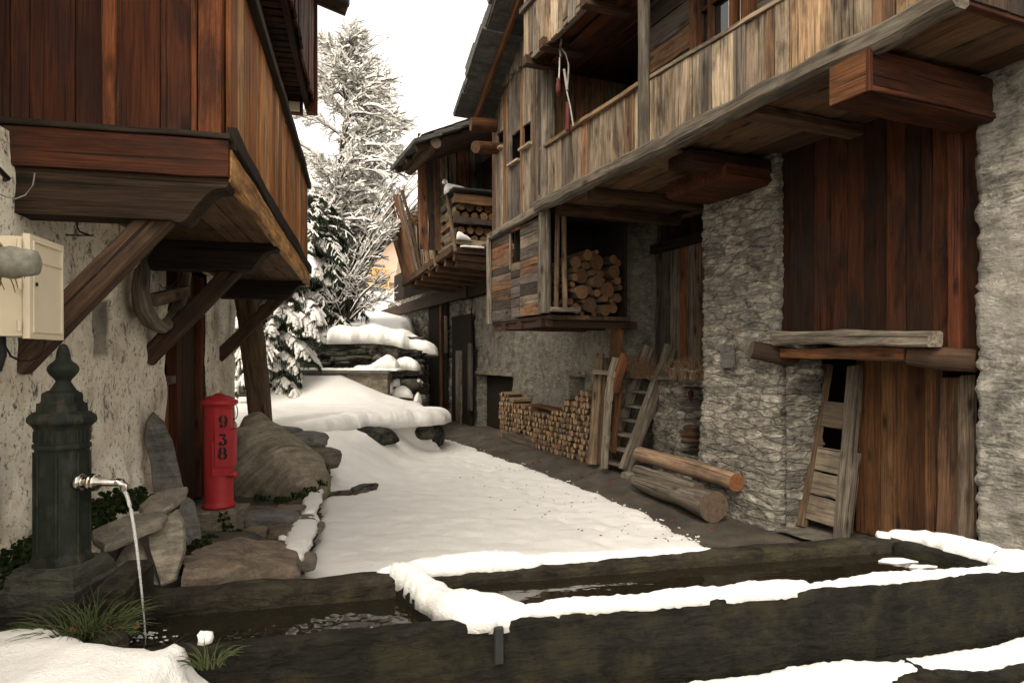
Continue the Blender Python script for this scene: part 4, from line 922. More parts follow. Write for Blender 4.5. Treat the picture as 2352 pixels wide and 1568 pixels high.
m = MB(); m.log([FR.W(.02, .0, 2.15), FR.W(.02, .0, 3.43)], [.088, .082], 12, .7, .06, 1); obj('bay_post', m, [M['greybeam'], M['endgrey']], bay)
m = MB(); m.log([FR.W(.08, .13, 2.22), FR.W(.1, .14, 3.44)], .033, 8, .2, .07, 1); m.log([FR.W(.09, .25, 2.22), FR.W(.07, .24, 3.44)], .036, 8, .9, .07, 1); obj('bay_pole', m, [M['log'], M['end']], bay)
m = MB(); m.plank(FR.W(.12, .02, 2.19), FR.W(.12, .42, 2.19), FR.U, .12, .05, .5); obj('bay_step', m, M['greybeam'], bay)
m = MB(); v = 0
while v < 1.15: m.plank(FR.W(UL, v + .1, 2.10), FR.W(.1, v + .1, 2.10), FR.V, .195, .05, rg.random()); v += .2
for u in (-1.3, -.75, -.1): m.plank(FR.W(u, -.02, 2.03), FR.W(u, 1.4, 2.03), UP, .10, .14, .3)
m.plank(FR.W(UL, .06, 2.03), FR.W(.05, .06, 2.03), UP, .08, .08, .4)
obj('bay_floor', m, M['brownbeam'], bay)
m = MB(); m.box(FR.W(-.95, .63, 2.8), FR.U * .04, FR.V * 1.25, UP * 1.32, r=.2); m.box(FR.W(-.5, 1.24, 2.8), FR.U * .9, FR.V * .04, UP * 1.32, r=.2); m.box(FR.W(-.45, .63, 3.445), FR.U * 1.0, FR.V * 1.2, UP * .03, r=.2); obj('bay_lining', m, M['darkin'], bay)  # near-black panels added so the bay looks shaded inside
# roof: stone slabs on barge boards
VO, VI = -.58, 4.0
lo = [FR.hit(1098, 268, -.3), FR.hit(1196, 0, -.3)]
def roofz(u): (ua, za), (ub2, zb2) = lo; return za + (zb2 - za) * (u - ua) / (ub2 - ua)
uS, uE = lo[0][0] - .12, 3.2
m = MB()
for off, vv, ww in ((0.07, -.30, .13), (.19, -.36, .07)):
    m.plank(FR.W(uS, vv, roofz(uS) + off), FR.W(uE, vv, roofz(uE) + off), UP, ww, .05, .6)
obj('barge_board', m, M['orange'], RH)
m = MB()
for v in np.arange(-.5, .3, .16): m.plank(FR.W(uS, v, roofz(uS) + .17), FR.W(uE, v, roofz(uE) + .17), FR.V, .15, .03, rg.random())
obj('roof_boards', m, M['darkbrown'], RH)
m = MB(); u = uS - .06; rg = random.Random(41); k = 0
top = [FR.hit(1062, 275, -.72), FR.hit(1116, 0, -.72)]
while u < uE:
    L = rg.uniform(.24, .36)
    th = interp(u, [(uS, .20), (uS + 1.5, .34)])
    for q in range(3):
        z = roofz(u) + .22 + th * q / 3
        m.slab([FR.W(u + rg.uniform(-.05, .02), VO - rg.uniform(.0, .07), z), FR.W(u + L + .1, VO - rg.uniform(.0, .07), z + .16), FR.W(u + L + .1, VI, z + .16), FR.W(u, VI, z)], UP - FR.U * .5, th / 3 + .02, k, 0, rg.random()) if False else \
        m.box(FR.W(u + L / 2, (VO + VI) / 2 + rg.uniform(-.05, .05), z + .05), (FR.U * .87 + UP * .5) * (L + .14), FR.V * (VI - VO), (UP * .87 - FR.U * .5) * (th / 3 + .015), r=rg.random(), ch=.01)
    u += L; k += 1
rs = obj('roof', m, M['roofslab'], RH)
m = MB(); m.log([FR.W(uS + .08, -.40, roofz(uS) - .04), FR.W(uS + .16, .3, roofz(uS) - .0)], .10, 12, .5, .04, 1); m.log([FR.P(1092, 338, -.45), FR.W(UL + .1, .2, 4.72)], .085, 10, .5, .04, 1)
obj('purlin', m, [M['orange'], M['end']], RH)
m = MB(); m.box(FR.W(2.0, 3.4, 3.4), FR.U * 6.5, FR.V * 2.5, UP * 6.5, r=.2); m.box(FR.W(-.9, 2.3, 5.6), FR.U * 1.75, FR.V * 2.0, UP * 2.6, r=.2); obj('interior', m, M['darkin'], RH)
# ---------------------------------------------------------------- second house, further up the lane
H2 = thing('log_barn', 'dark crooked timber barn with rickety open balcony, beyond the big gallery house', 'barn', FR.W(-6, 1.3, 0))
def uq(px, v=0.0): return FR.uu(px, v)
ue, un, ul = uq(1085, 1.3), uq(1047), uq(936)
def hd_(s, z, p): return rubble(.04, 3.0, 7.5, .3, 22)(s, z, p)
obj('wall', sheet([FR.W(-15, 1.28, 0).xy, FR.W(ue, 1.28, 0).xy], -.05, 3.4, .05, lambda s, z, p: hd_(s, z, p)), M['stone'], H2)
m = MB(); a, b = uq(968, 1.0), uq(1008, 1.0); m.box(FR.W((a + b) / 2, 1.22, 1.6), FR.U * (b - a), FR.V * .06, UP * 3.3, r=.3)
a, b = uq(1040, 1.2), uq(1084, 1.2); m.box(FR.W((a + b) / 2, 1.2, 1.3), FR.U * (b - a), FR.V * .05, UP * 2.5, r=.1); obj('dark_door', m, M['darkin'], H2)
m = MB()
for px, z0, z1, w_, r in ((1011, .1, 2.9, .10, .3), (1052, .1, 1.75, .34, .8), (1078, .45, 1.9, .2, .6), (1022, 1.7, 2.6, .14, .2)): m.plank(FR.W(uq(px, 1.12), 1.14, z0), FR.W(uq(px, 1.12), 1.14, z1), FR.U, w_, .05, r)
obj('door_plank', m, M['weather2'], H2)
m = MB(); m.plank(FR.W(-15, 1.1, 3.05), FR.W(ue + .3, 1.1, 3.05), UP, .3, .12, .3); obj('wall_beam', m, M['brownbeam'], H2)
m = MB(); v = 0
while v < 1.4: m.plank(FR.W(ul, v + .1, 3.24), FR.W(un, v + .1, 3.46), FR.V, .195, .05, rng.random()); v += .2
bf = obj('balcony_floor', m, M['darkbrown'], H2)
m = MB(); m.plank(FR.W(ul - .1, -.05, 3.26), FR.W(un + .03, -.05, 3.50), UP, .13, .09, .4, wob=.01); m.plank(FR.W(un + .03, -.06, 3.47), FR.W(un + .03, 1.3, 3.47), UP, .12, .08, .4); obj('edge_beam', m, M['brownbeam'], bf)
m = MB()
for k in range(7): u = ul + .25 + k * (un - ul - .3) / 6; m.plank(FR.W(u, -.02, 3.27 + k * .03 - .09), FR.W(u, 1.3, 3.2 + k * .03 - .09), UP, .13, .12, .5, ch=.02)
m.plank(FR.W(un - .06, .03, 3.33), FR.W(un - .06, 1.3, 3.22), UP, .28, .08, .3); obj('joist', m, M['brownbeam'], bf)
for (xa, ya), (xb, yb), r in (((1024, 424), (1046, 578), .035), ((977, 425), (1003, 612), .05), ((962, 440), (988, 620), .035)):
    m = MB(); m.log([FR.P(xa, ya, -.06), FR.P(xb, yb, -.06)], [r * .9, r], 8, rng.random(), .08, 1); obj('balcony_post', m, [M['log'], M['endgrey']], bf)
m = MB()
for k in range(5): z = 3.60 + k * .19; m.plank(FR.W(uq(968), .0, z - .10), FR.W(un - .03, .0, z + .03), UP, .105, .025, rng.random(), wob=.008)
obj('balcony_rail', m, M['weather'], bf)
m = MB(); x = 926
while x < 984: a = FR.P(x, 470 + (x - 926) * .4, -.02); b = FR.P(x + 11, 648 - (x - 926) * .55, -.02); m.plank(b, a, FR.U, .19, .025, rng.random(), wob=.01); x += rng.uniform(8, 13)
obj('balcony_board', m, M['weather'], bf)
m = MB(); e = un + .05
for z, w_ in ((4.38, .16), (4.0, .12), (3.62, .10)): m.plank(FR.W(e, -.05, z), FR.W(e, 1.5, z - .03), UP, w_, .04, rng.random(), wob=.008)
obj('end_rail', m, M['weather2'], bf)
m = MB(); m.plank(FR.W(e - .25, -.1, 4.52), FR.W(e - .25, 1.5, 4.54), FR.U, .75, .03, .2); obj('stack_cover', m, M['roofslab'], bf)
m = MB(); m.snow([FR.W(e - .3, -.14, 4.52), FR.W(e - .25, .05, 4.53), FR.W(e - .3, .42, 4.54)], .2, lambda t: .22 * (1 - t) + .03, seed=5)
p = FR.P(1022, 420, -.06); m.snow([p + Vector((-.05, 0, 0)), p + Vector((.05, 0, 0))], .06, .10, seed=2)
m.snow([FR.W(e + .05, -.02, 3.66), FR.W(e + .05, .25, 3.66)], .04, lambda t: .2 * (1 - t) + .01, seed=9); m.snow([FR.W(e + .04, .05, 3.53), FR.W(e + .04, .5, 3.53)], .05, .03, seed=12)
obj('balcony_snow', m, M['snow'], bf)
for r_ in range(2):                                      # two tiers of round logs behind the end rails
    for k in range(13):
        v = .02 + (k // 2) * .17 + (k % 2) * .085; z = (3.70, 4.11)[r_] + (k % 2) * .14; rad = rng.uniform(.055, .08)
        m = MB(); m.log([FR.W(e - .06 + rng.uniform(-.03, .02), v, z), FR.W(e - .6, v, z)], rad, 10, rng.random(), .05, 1)
        single('stacked_log', 'small round log with a sawn end, stacked behind the end rails of the barn balcony', 'log', m, [M['log'], M['end']], FR.W(e - .3, v, z), 'logs stacked on the barn balcony')
m = MB(); q = FR.P(957, 500, -.15); S = []
for k in range(160):
    th = rng.uniform(0, 6.28); ph = rng.uniform(-.9, .9); d = Vector((math.cos(th) * math.cos(ph) * .16, math.sin(th) * math.cos(ph) * .16, math.sin(ph) * .12)); t_ = Vector((-math.sin(th), math.cos(th), rng.uniform(-.5, .5))) * .07
    S.append((q + d - t_, q + d + t_, .008, .006))
m.segs(S, 4); single('dry_wreath', 'round bundle of brown dry twigs hanging on the barn balcony railing', 'wreath', m, M['dry'], q)
# back boarding and roof of the barn
zE_ = FR.hit(955, 322, -.9)[1] - .02; m = MB(); ub2 = -4.45; v = -.42
while v < 1.6:
    wd = rng.uniform(.10, .24); lean = rng.uniform(-.03, .03)
    m.plank(FR.W(ub2, v + lean + wd / 2, 3.6), FR.W(ub2, v + wd / 2 - .03, min(6.2, zE_ + .42 * (v + .9))), FR.V, wd, .03, rng.random(), wob=.008); v += wd + rng.choice((.005, .01, .03, .06))
obj('gable_boards', m, M['weather2'], H2)
m = MB(); m.box(FR.W(-4.62, .75, 5.05), FR.U * .05, FR.V * 2.3, UP * 1.5, r=.2); obj('gable_backing', m, M['darkin'], H2)  # dark sheet added, stands in for shade between the gable boards
m = MB(); u = ul - .1
while u < uq(975): wd = rng.uniform(.12, .22); m.plank(FR.W(u, -.03, 3.3), FR.W(u, -.45, 4.95 + rng.uniform(-.1, .1)), FR.U, wd, .03, rng.random(), wob=.01); u += wd + rng.choice((.01, .03, .12))
obj('side_boards', m, M['weather2'], H2)
m = MB(); m.box(FR.W(-5.6, 2.1, 4.5), FR.U * 2.4, FR.V * 2.0, UP * 3.2, r=.2); m.box(FR.W(-9.5, 2.75, 2.2), FR.U * 11, FR.V * 2.5, UP * 4.4, r=.2); m.box(FR.W(-7.4, .85, 4.3), FR.U * 6.8, FR.V * .05, UP * 2.1, r=.2); obj('interior', m, M['darkin'], H2)  # last box is a dark sheet standing in for shade behind the rails
m = MB(); ev = -.9; uN = FR.uu(955, ev); zE = FR.hit(955, 322, ev)[1]
for k in range(8):
    v0 = ev + k * .34
    u = uN - 1.75
    while u < uN:
        L = min(rng.uniform(.4, .7), uN - u + .01); m.box(FR.W(u + L / 2, v0 + .2, zE + (v0 - ev) * .46 + .08), FR.U * L, (FR.V + UP * .40) * .46, (UP - FR.V * .4) * .06, r=rng.random(), ch=.008); u += L
rf2 = obj('roof', m, M['roofslab'], H2)
m = MB(); m.plank(FR.W(uN - 1.7, .3, zE + .45), FR.W(uN - .12, .3, zE + .45), FR.V + UP * .46, 2.3, .05, .2)
for u in (uN - .2, uN - .9, uN - 1.6): m.plank(FR.W(u, ev + .05, zE - .05), FR.W(u, ev + 2.6, zE + 1.1), UP, .12, .1, .4)
obj('rafter', m, M['brownbeam'], rf2)
m = MB(); m.log([FR.W(uN - 1.8, ev + .35, zE + .02), FR.W(uN - .05, ev + .35, zE + .02)], .09, 9, .4, .05, 1); obj('eave_log', m, [M['brownbeam'], M['endgrey']], rf2)
m = MB(); NU, NV = 50, 60; vs = []
for a in range(NU + 1):
    for b in range(NV + 1):
        fu, fv = a / NU, b / NV; u = uN - 1.75 + 1.68 * fu; v = ev + .12 + 2.5 * fv; e = min(fu, 1 - fu, 9) * 1.68; e2 = fv * 2.5; k = (1 - (1 - min(1, min(e, e2) / .22)) ** 2) ** .5
        vs.append(FR.W(u + .05 * n3(v * 4, 1) * (1 if fu > .9 else 0), v, zE + .13 + (v - ev) * .46 + k * (.20 * sstep(fv, .02, .22) + .03 * n3(u * 3, v * 3)) - (.05 if k < .05 else 0)))
m.add(vs, [(a * (NV + 1) + b, (a + 1) * (NV + 1) + b, (a + 1) * (NV + 1) + b + 1, a * (NV + 1) + b + 1) for a in range(NU) for b in range(NV)], None, .5, 0, True)
obj('roof_snow', m, M['snow'], rf2)

# ---------------------------------------------------------------- far house on the hill
FH = thing('hillside_house', 'pale salmon house with orange balcony, far up the hill', 'house', atY(885, 720, 32)); Yf = 32.0
def prism(poly, Y, d, mat, name, par, r=.5, m=None):
    mm = MB(); n = len(poly); a = [atY(x, y, Y) for x, y in poly]; b = [p + Vector((-.12 * d, d, 0)) for p in a]; V2 = []; F2 = []
    for f in [a[::-1], b] + [[a[i], a[(i + 1) % n], b[(i + 1) % n], b[i]] for i in range(n)]: F2.append(tuple(range(len(V2), len(V2) + len(f)))); V2 += f
    mm.add(V2, F2, None, r); return obj(name, mm, mat, par)
prism([(858, 735), (858, 640), (905, 640), (908, 735)], Yf, 6, M['cream'], 'wall', FH)
prism([(840, 575), (884, 546), (915, 532), (918, 560), (912, 615), (905, 650), (846, 640)], Yf - .5, 6.5, M['salmon'], 'gable', FH)
prism([(832, 576), (882, 540), (918, 524), (921, 531), (884, 550), (836, 582)], Yf - 1.0, 7.5, M['snowfar'], 'roof', FH)
m = MB()
for x in np.arange(836, 894, 3.3): m.plank(atY(x, 613 + (x - 836) * .12, Yf - 1.2), atY(x, 645 + (x - 836) * .25, Yf - 1.2), (1, 0, 0), .05, .03, rng.random())
m.plank(atY(834, 612, Yf - 1.2), atY(894, 619, Yf - 1.2), UP, .09, .08, .5); m.plank(atY(834, 648, Yf - 1.2), atY(896, 662, Yf - 1.2), UP, .16, .1, .5)
m.plank(atY(834, 650, Yf - .8), atY(896, 664, Yf - .8), (0, 1, 0), .9, .06, .5); obj('balcony', m, M['palewood'], FH)
m = MB(); m.box(atY(862, 628, Yf - .52), (.9, 0, 0), (0, .03, 0), (0, 0, .8)); obj('window', m, M['glasspane'], FH)

# ---------------------------------------------------------------- trees
def wob3(s): return Vector((rng.uniform(-s, s), rng.uniform(-s, s), rng.uniform(-s, s)))
class Tree:
    def __init__(s): s.wood = []; s.snow = []; s.ndl = []
    def twig(s, p, d, L, r, n=3, sn=.022, droop=.12, ndl=False, bend=.25):
        pts = [p]
        for i in range(n):
            q = p + d * (L / n); t0 = 1 - i / n * .7; t1 = 1 - (i + 1) / n * .7
            (s.ndl if ndl else s.wood).append((p, q, r * t0, r * t1))
            if sn and abs(d.z) < .86:
                k = sn * rng.uniform(.55, 1.35); s.snow.append((p + UP * (r + k * .55), q + UP * (r + k * .55), k * (1 if i else .6), k * rng.uniform(.45, .9)))
            p = q; pts.append(p); d = (d + wob3(bend) + Vector((0, 0, -droop))).normalized()
        return pts
    def build(s, root, woodm, nm='crown', trunk=None, trunkm=None):
        if trunk: obj('trunk', trunk, trunkm or M['bark'], root)
        m = MB(); m.segs(s.wood, 3); obj(nm, m, woodm, root)
        if s.ndl: m = MB(); m.segs(s.ndl, 4); obj('needles', m, M['needle'], root)
        if s.snow: m = MB(); m.segs(s.snow, 5, .5); obj('branch_snow', m, M['snowfar'], root)
Y1 = 15.6
T1 = thing('snowy_larch', 'tall tree with every branch crusted in snow against the white sky', 'tree', atY(768, 740, Y1))
rng = random.Random(77); T = Tree(); base = atY(782, 760, Y1); topz = atY(768, 66, Y1).z
def trx(z): return Vector((base.x + .12 * math.sin(z), Y1, z))
def rw(z):
    y = HY - (z - CAMZ) / Y1 * F; return interp(y, [(45, .10), (80, .42), (130, .72), (190, .90), (240, 1.05), (290, 1.34), (340, 1.58), (390, 1.6), (440, 1.4), (500, 1.05), (560, .75), (680, .5)])
tk = MB(); tk.log([trx(z) for z in np.arange(base.z - .2, topz, .4)], [max(.02, .12 * (1 - (z - base.z) / (topz - base.z))) for z in np.arange(base.z - .2, topz, .4)], 8, .5, .08, 0)
for k in range(150):
    z = base.z + (topz - base.z) * (.12 + .86 * rng.random() ** .85); w_ = rw(z); th = rng.uniform(0, 2 * math.pi)
    if rng.random() < .45: th = rng.uniform(-1.0, .6)
    if False: pass
    rad = w_ * rng.uniform(.55, 1.15) * (1.0 if math.cos(th) > 0 else 1.15); tip = trx(z) + Vector((math.cos(th) * rad, math.sin(th) * rad, 0))
    st = trx(z - .25 * rad - .1); mid = st.lerp(tip, .5) + UP * (.22 * rad + rng.uniform(-.05, .1)); pts = []
    for i in range(9): t_ = i / 8; pts.append(st * (1 - t_) ** 2 + mid * 2 * t_ * (1 - t_) + tip * t_ * t_)
    for i in range(8):
        r = .022 * (1 - i / 9); T.wood.append((pts[i], pts[i + 1], r, r * .9)); kk = .034 * rng.uniform(.7, 1.3); T.snow.append((pts[i] + UP * (r + kk * .5), pts[i + 1] + UP * (r + kk * .5), kk, kk * .9))
    for i in range(16):
        t_ = rng.uniform(.15, 1.0); a = pts[int(t_ * 7.99)]; ax = (tip - st).normalized(); d = (ax + wob3(.8) + Vector((0, 0, .12 if rng.random() < .5 else -.15))).normalized()
        q = T.twig(a, d, rng.uniform(.22, .5), .010, 4, .027, .16)
        for j in range(3): T.twig(q[rng.randint(1, 3)], (d + wob3(.9)).normalized(), rng.uniform(.10, .24), .005, 2, .019, .08)
for k in range(30):
    z = base.z + (topz - base.z) * rng.uniform(.25, .8); w_ = rw(z); a = trx(z) + Vector((w_ * rng.uniform(.3, .7), rng.uniform(-.8, .3) * w_, 0)); d = Vector((1, rng.uniform(-.5, .3), rng.uniform(-.1, .5))).normalized(); L = rng.uniform(.5, .95)
    q = T.twig(a, d, L, .014, 8, .034, .10, bend=.16)
    for i in range(16): T.twig(q[rng.randint(2, 8)], (d + wob3(.7) + Vector((0, 0, -.25))).normalized(), rng.uniform(.14, .34), .007, 3, .024, .12)
for k in range(46):                                       # long bare shoots at the very top and along the edge
    z = base.z + (topz - base.z) * rng.uniform(.55, 1.0); th = rng.uniform(-.9, 1.2); w_ = rw(z) * .85; a = trx(z) + Vector((math.cos(th) * w_, math.sin(th) * w_ * .6, 0))
    d = (Vector((math.cos(th), .3 * math.sin(th), rng.uniform(.3, 1.6)))).normalized(); q = T.twig(a, d, rng.uniform(.25, .6), .008, 4, .012, .02, bend=.2)
    for j in range(3): T.twig(q[rng.randint(1, 4)], (d + wob3(.7)).normalized(), rng.uniform(.08, .2), .005, 2, .010, .02)
T.build(T1, M['twig'], 'crown', tk)
def shrub(name, label, loc, tips, n, cat='shrub', sn=.022):
    root = thing(name, label, cat, loc); T = Tree(); loc = Vector(loc)
    for k in range(n):
        tip = tips[k % len(tips)] + wob3(.16); st = loc + Vector((rng.uniform(-.2, .2), rng.uniform(-.15, .15), 0)); mid = st.lerp(tip, .5) + UP * rng.uniform(.25, .5) + wob3(.12); pts = []
        for i in range(11): t_ = i / 10; pts.append(st * (1 - t_) ** 2 + mid * 2 * t_ * (1 - t_) + tip * t_ * t_)
        for i in range(10):
            r = .022 * (1 - i / 11) + .004; T.wood.append((pts[i], pts[i + 1], r, r * .93)); d = pts[i + 1] - pts[i]
            if abs(d.normalized().z) < .85: kk = sn * rng.uniform(.6, 1.2); T.snow.append((pts[i] + UP * (r + kk * .5), pts[i + 1] + UP * (r + kk * .5), kk, kk))
        for i in range(15):
            t_ = rng.uniform(.3, 1.0); a = pts[int(t_ * 9.99)]; d = ((tip - st).normalized() * .9 + wob3(.75) + UP * .1).normalized(); q = T.twig(a, d, rng.uniform(.2, .45), .007, 4, sn * .8, .03, bend=.3)
            for j in range(2): T.twig(q[rng.randint(1, 3)], (d + wob3(.8)).normalized(), rng.uniform(.1, .22), .005, 2, sn * .6, .03)
    T.build(root, M['twig'])
shrub('snowy_shrub', 'arching bare shrub with snow-lined branches reaching right, in front of the barn balcony', atY(775, 715, 14.3),
      [atY(x, y, 14.0) for x, y in ((985, 392), (970, 440), (930, 395), (985, 420), (900, 440), (945, 500), (900, 520), (950, 420))], 15)
shrub('bare_bush', 'low tangle of bare snowy twigs just above the dry stone wall', atY(800, 735, 14.2), [atY(x, y, 14.0) for x, y in ((790, 660), (830, 640), (880, 660), (905, 690), (770, 690), (860, 700))], 9, 'bush', .016)
def spruce(name, label, x, y, z0, z1, reach, seed, nb=7, step=.24, sn=.05, cov=.8):
    global rng
    rng = random.Random(seed); root = thing(name, label, 'tree', (x, y, z0)); T = Tree(); tk = MB(); tk.log([(x, y, z0 - .3), (x, y, z1)], [.13, .03], 9, .5, .08, 0); z = z0 + .55
    while z < z1:
        L0 = reach(z)
        for k in range(nb):
            th = 2 * math.pi * (k + rng.random()) / nb; L = L0 * rng.uniform(.5, 1.25); p = Vector((x, y, z + rng.uniform(-.1, .1))); d = Vector((math.cos(th), math.sin(th), .12)); side = Vector((-math.sin(th), math.cos(th), 0)); n = 8
            for i in range(n):
                q = p + d * (L / n); r = .014 * (1 - i / (n + 2)); T.wood.append((p, q, r, r * .9)); T.ndl.append((p, q, .022, .02)); f = math.sin(math.pi * (i + 1.2) / (n + 1.6))
                if i > 0:
                  if rng.random() < cov + .15:
                    k2 = sn * rng.uniform(.5, 1.45) * (.5 + .7 * f); T.snow.append((p + UP * k2 * .5, q + UP * k2 * .5, k2, k2 * rng.uniform(.6, 1.1)))
                  for s_ in (-1, 1):
                        for e in range(2):
                            dd = (d * .75 + side * s_ * rng.uniform(.5, 1.1) + Vector((0, 0, -.28)) + wob3(.18)).normalized(); tl = .33 * L * f * rng.uniform(.55, 1.1)
                            pt = T.twig(q, dd, tl, .013, 3, sn * .55 if rng.random() < cov else 0, .26, True, .15)
                            for w_ in range(3): T.ndl.append((pt[w_ + 1], pt[w_ + 1] + Vector((rng.uniform(-.03, .03), rng.uniform(-.03, .03), -rng.uniform(.05, .13))), .010, .003))
                p = q; d = (d + Vector((0, 0, -.13 - .02 * i))).normalized()
        z += step * rng.uniform(.85, 1.15)
    T.build(root, M['bark'], 'branches', tk)
p4 = atY(628, 936, 11.9)
spruce('snowy_spruce', 'small spruce with drooping snow-laden branches beside the leaning timber prop', p4.x, 11.9, .62, 4.6, lambda z: interp(z, [(1.2, .75), (1.9, .95), (2.5, .72), (4.6, .1)]), 5, 8, .27, .065)
spruce('dark_spruce', 'dark spruce with snow on drooping tips, behind the dry stone wall', atY(722, 700, 14.3).x, 14.6, 2.0, 5.1, lambda z: interp(z, [(2.3, 1.25), (3.5, 1.15), (4.4, .95), (5.1, .45)]), 6, 8, .25, .032, .35)
spruce('far_spruce', 'black-green spruce further back, seen between the snowy trunks', atY(755, 700, 17.5).x, 17.6, 2.4, 6.2, lambda z: interp(z, [(2.6, 1.0), (4.5, .95), (6.2, .3)]), 9, 10, .22, .022, .3)

spruce('drooping_spruce', 'spruce with heavy sagging snowy boughs just behind the left end of the dry stone wall', atY(682, 760, 13.9).x, 14.0, 1.7, 4.7, lambda z: interp(z, [(1.9, 1.1), (2.6, 1.25), (3.6, .95), (4.7, .15)]), 15, 6, .34, .085, .85)
# ---------------------------------------------------------------- stone trough
rng = random.Random(101)
TZ = .62
FLc, FRc, BRc, BLc = Vector((-1.37, 2.128)), Vector((2.55, 3.04)), Vector((2.14, 3.64)), Vector((-1.70, 2.765))
TR = thing('stone_trough', 'long dark mossy stone water trough with two basins across the foreground', 'trough', (.4, 2.9, .1))
def tq(a, b, t): return FLc.lerp(FRc, a).lerp(BLc.lerp(BRc, a), b)          # a along, b from front to back
def tpt(a, b, z): q = FLc.lerp(FRc, a).lerp(BLc.lerp(BRc, a), b); return Vector((q.x, q.y, z))
def wallbar(a0, b0, a1, b1, wa, wb, z0, z1, n=40, nm=None, seed=0):
    """bar of the trough between (a0,b0) and (a1,b1) with half width vector given in (a,b)"""
    m = MB(); vs = []; prof = [(-1, z0), (-1, z1 - .03), (-.86, z1 - .006), (-.4, z1), (.4, z1), (.86, z1 - .006), (1, z1 - .03), (1, z0)]; k = len(prof)
    for i in range(n + 1):
        t_ = i / n; a = a0 + (a1 - a0) * t_; b = b0 + (b1 - b0) * t_
        for (s, z) in prof:
            p = tpt(a + wa * s, b + wb * s, z); e = .012 * n3(p.x * 5, p.y * 5 + seed, p.z * 5) + .005 * n3(p.x * 19, p.y * 19, p.z * 19); p += Vector((e * .4, -e * .7 * (1 if s < 0 else -1), e * (1 if z > z0 + .01 else 0))); vs.append(p)
    fs = [(i * k + j, i * k + j + 1, i * k + k + j + 1, i * k + k + j) for i in range(n) for j in range(k - 1)] + [tuple(range(k))[::-1], tuple(n * k + j for j in range(k))]
    fs = [f[::-1] for f in fs]; m.add(vs, fs, None, .6, 0, True); return m
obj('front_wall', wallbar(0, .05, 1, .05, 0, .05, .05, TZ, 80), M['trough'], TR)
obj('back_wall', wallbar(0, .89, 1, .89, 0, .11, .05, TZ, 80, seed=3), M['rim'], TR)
obj('left_end', wallbar(.011, .09, .011, .79, .014, 0, .05, TZ + .03, 14, seed=5), M['rim'], TR)
obj('right_end', wallbar(.972, .09, .972, .79, .028, 0, .05, TZ, 14, seed=6), M['trough'], TR)
aD0, aD1 = .315, .345
m = wallbar(aD0, .09, aD1 - .04, .79, .016, 0, .2, TZ - .01, 14, seed=8); obj('divider', m, M['trough'], TR)
m = MB(); m.add([tpt(0.02, .15, .22), tpt(.98, .15, .22), tpt(.98, .85, .22), tpt(.02, .85, .22)], [(0, 1, 2, 3)], None, .5); obj('basin_floor', m, M['trough'], TR)
m = MB(); n = 24; zw = .567
m.add([tpt(.32, .07, zw), tpt(.96, .07, zw), tpt(.96, .83, zw), tpt(.31, .83, zw)], [(0, 1, 2, 3)]); tw = obj('still_water', m, M['water'], TR)
zl = .538
def ripz(x, y):
    h = 0
    for (cx, cy, k, am) in ((-1.40, 2.50, 75, .004), (-.62, 2.42, 48, .003)):
        d = math.hypot(x - cx, y - cy); h += am * math.sin(k * d) * math.exp(-d * 4.5)
    w_ = math.exp(-((x + .62) / .26) ** 2); h += .010 * w_ * math.sin(62 * x + 14 * y + 5 * n3(x * 9, y * 9)) * (.5 + n3(x * 22, y * 22, 4)) * (1 - sstep(y, 2.42, 2.6)); h += .003 * n3(x * 30, y * 30, 2) * (w_ + .25); h += .004 * n3(x * 16, y * 16) * math.exp(-math.hypot(x + 1.4, y - 2.5) * 2); return h
vs = []; N1, N2 = 150, 60
for i in range(N1 + 1):
    for j in range(N2 + 1): p = tpt(0.02 + (.315 - .02) * i / N1, .08 + .75 * j / N2, zl); p.z += ripz(p.x, p.y); vs.append(p)
m = MB(); m.add(vs, [(i * (N2 + 1) + j, (i + 1) * (N2 + 1) + j, (i + 1) * (N2 + 1) + j + 1, i * (N2 + 1) + j + 1) for i in range(N1) for j in range(N2)], None, .5, 0, True); obj('rippling_water', m, M['water'], TR)
m = MB(); p = atZ(1240, 1437, .52); a = atZ(965, 1400, zl); b = atZ(1030, 1412, zl); m.slab([a, b, b + Vector((-.12, .16, 0)), a + Vector((-.10, .12, 0))], (0, -.2, 1), .03, 3); single('sunken_slate', 'purplish slate lying in the left basin against the snowy divider', 'slate', m, M['greyslate'], a)
for i, (x, y, w_, l) in enumerate(((2060, 1287, .10, .06), (1690 * 0 + 2118, 1300, .07, .03))):
    m = MB(); p = atZ(x, y, zw + .004); m.slab([p + Vector((-w_, -.01, 0)), p + Vector((-.02, -l * .7, 0)), p + Vector((w_, -l * .3, 0)), p + Vector((w_ * .5, l * .6, 0)), p + Vector((-w_ * .6, l * .5, 0))], UP, .008, i)
    single('ice_floe', ['larger thin piece of ice and snow floating in the right basin', 'smaller thin piece of ice floating by the right end of the trough'][i], 'ice', m, M['snow'], p, 'ice floating in the trough')
m = MB(); p = atZ(1262, 1440, .57) + Vector((0, -.02, 0)); p = tpt(.335, -.012, .535); m.box(p, (.034, .008, 0), (-.01, .04, 0), (0, 0, .13), r=.3, ch=.004); obj('iron_cramp', m, M['cable'], TR)
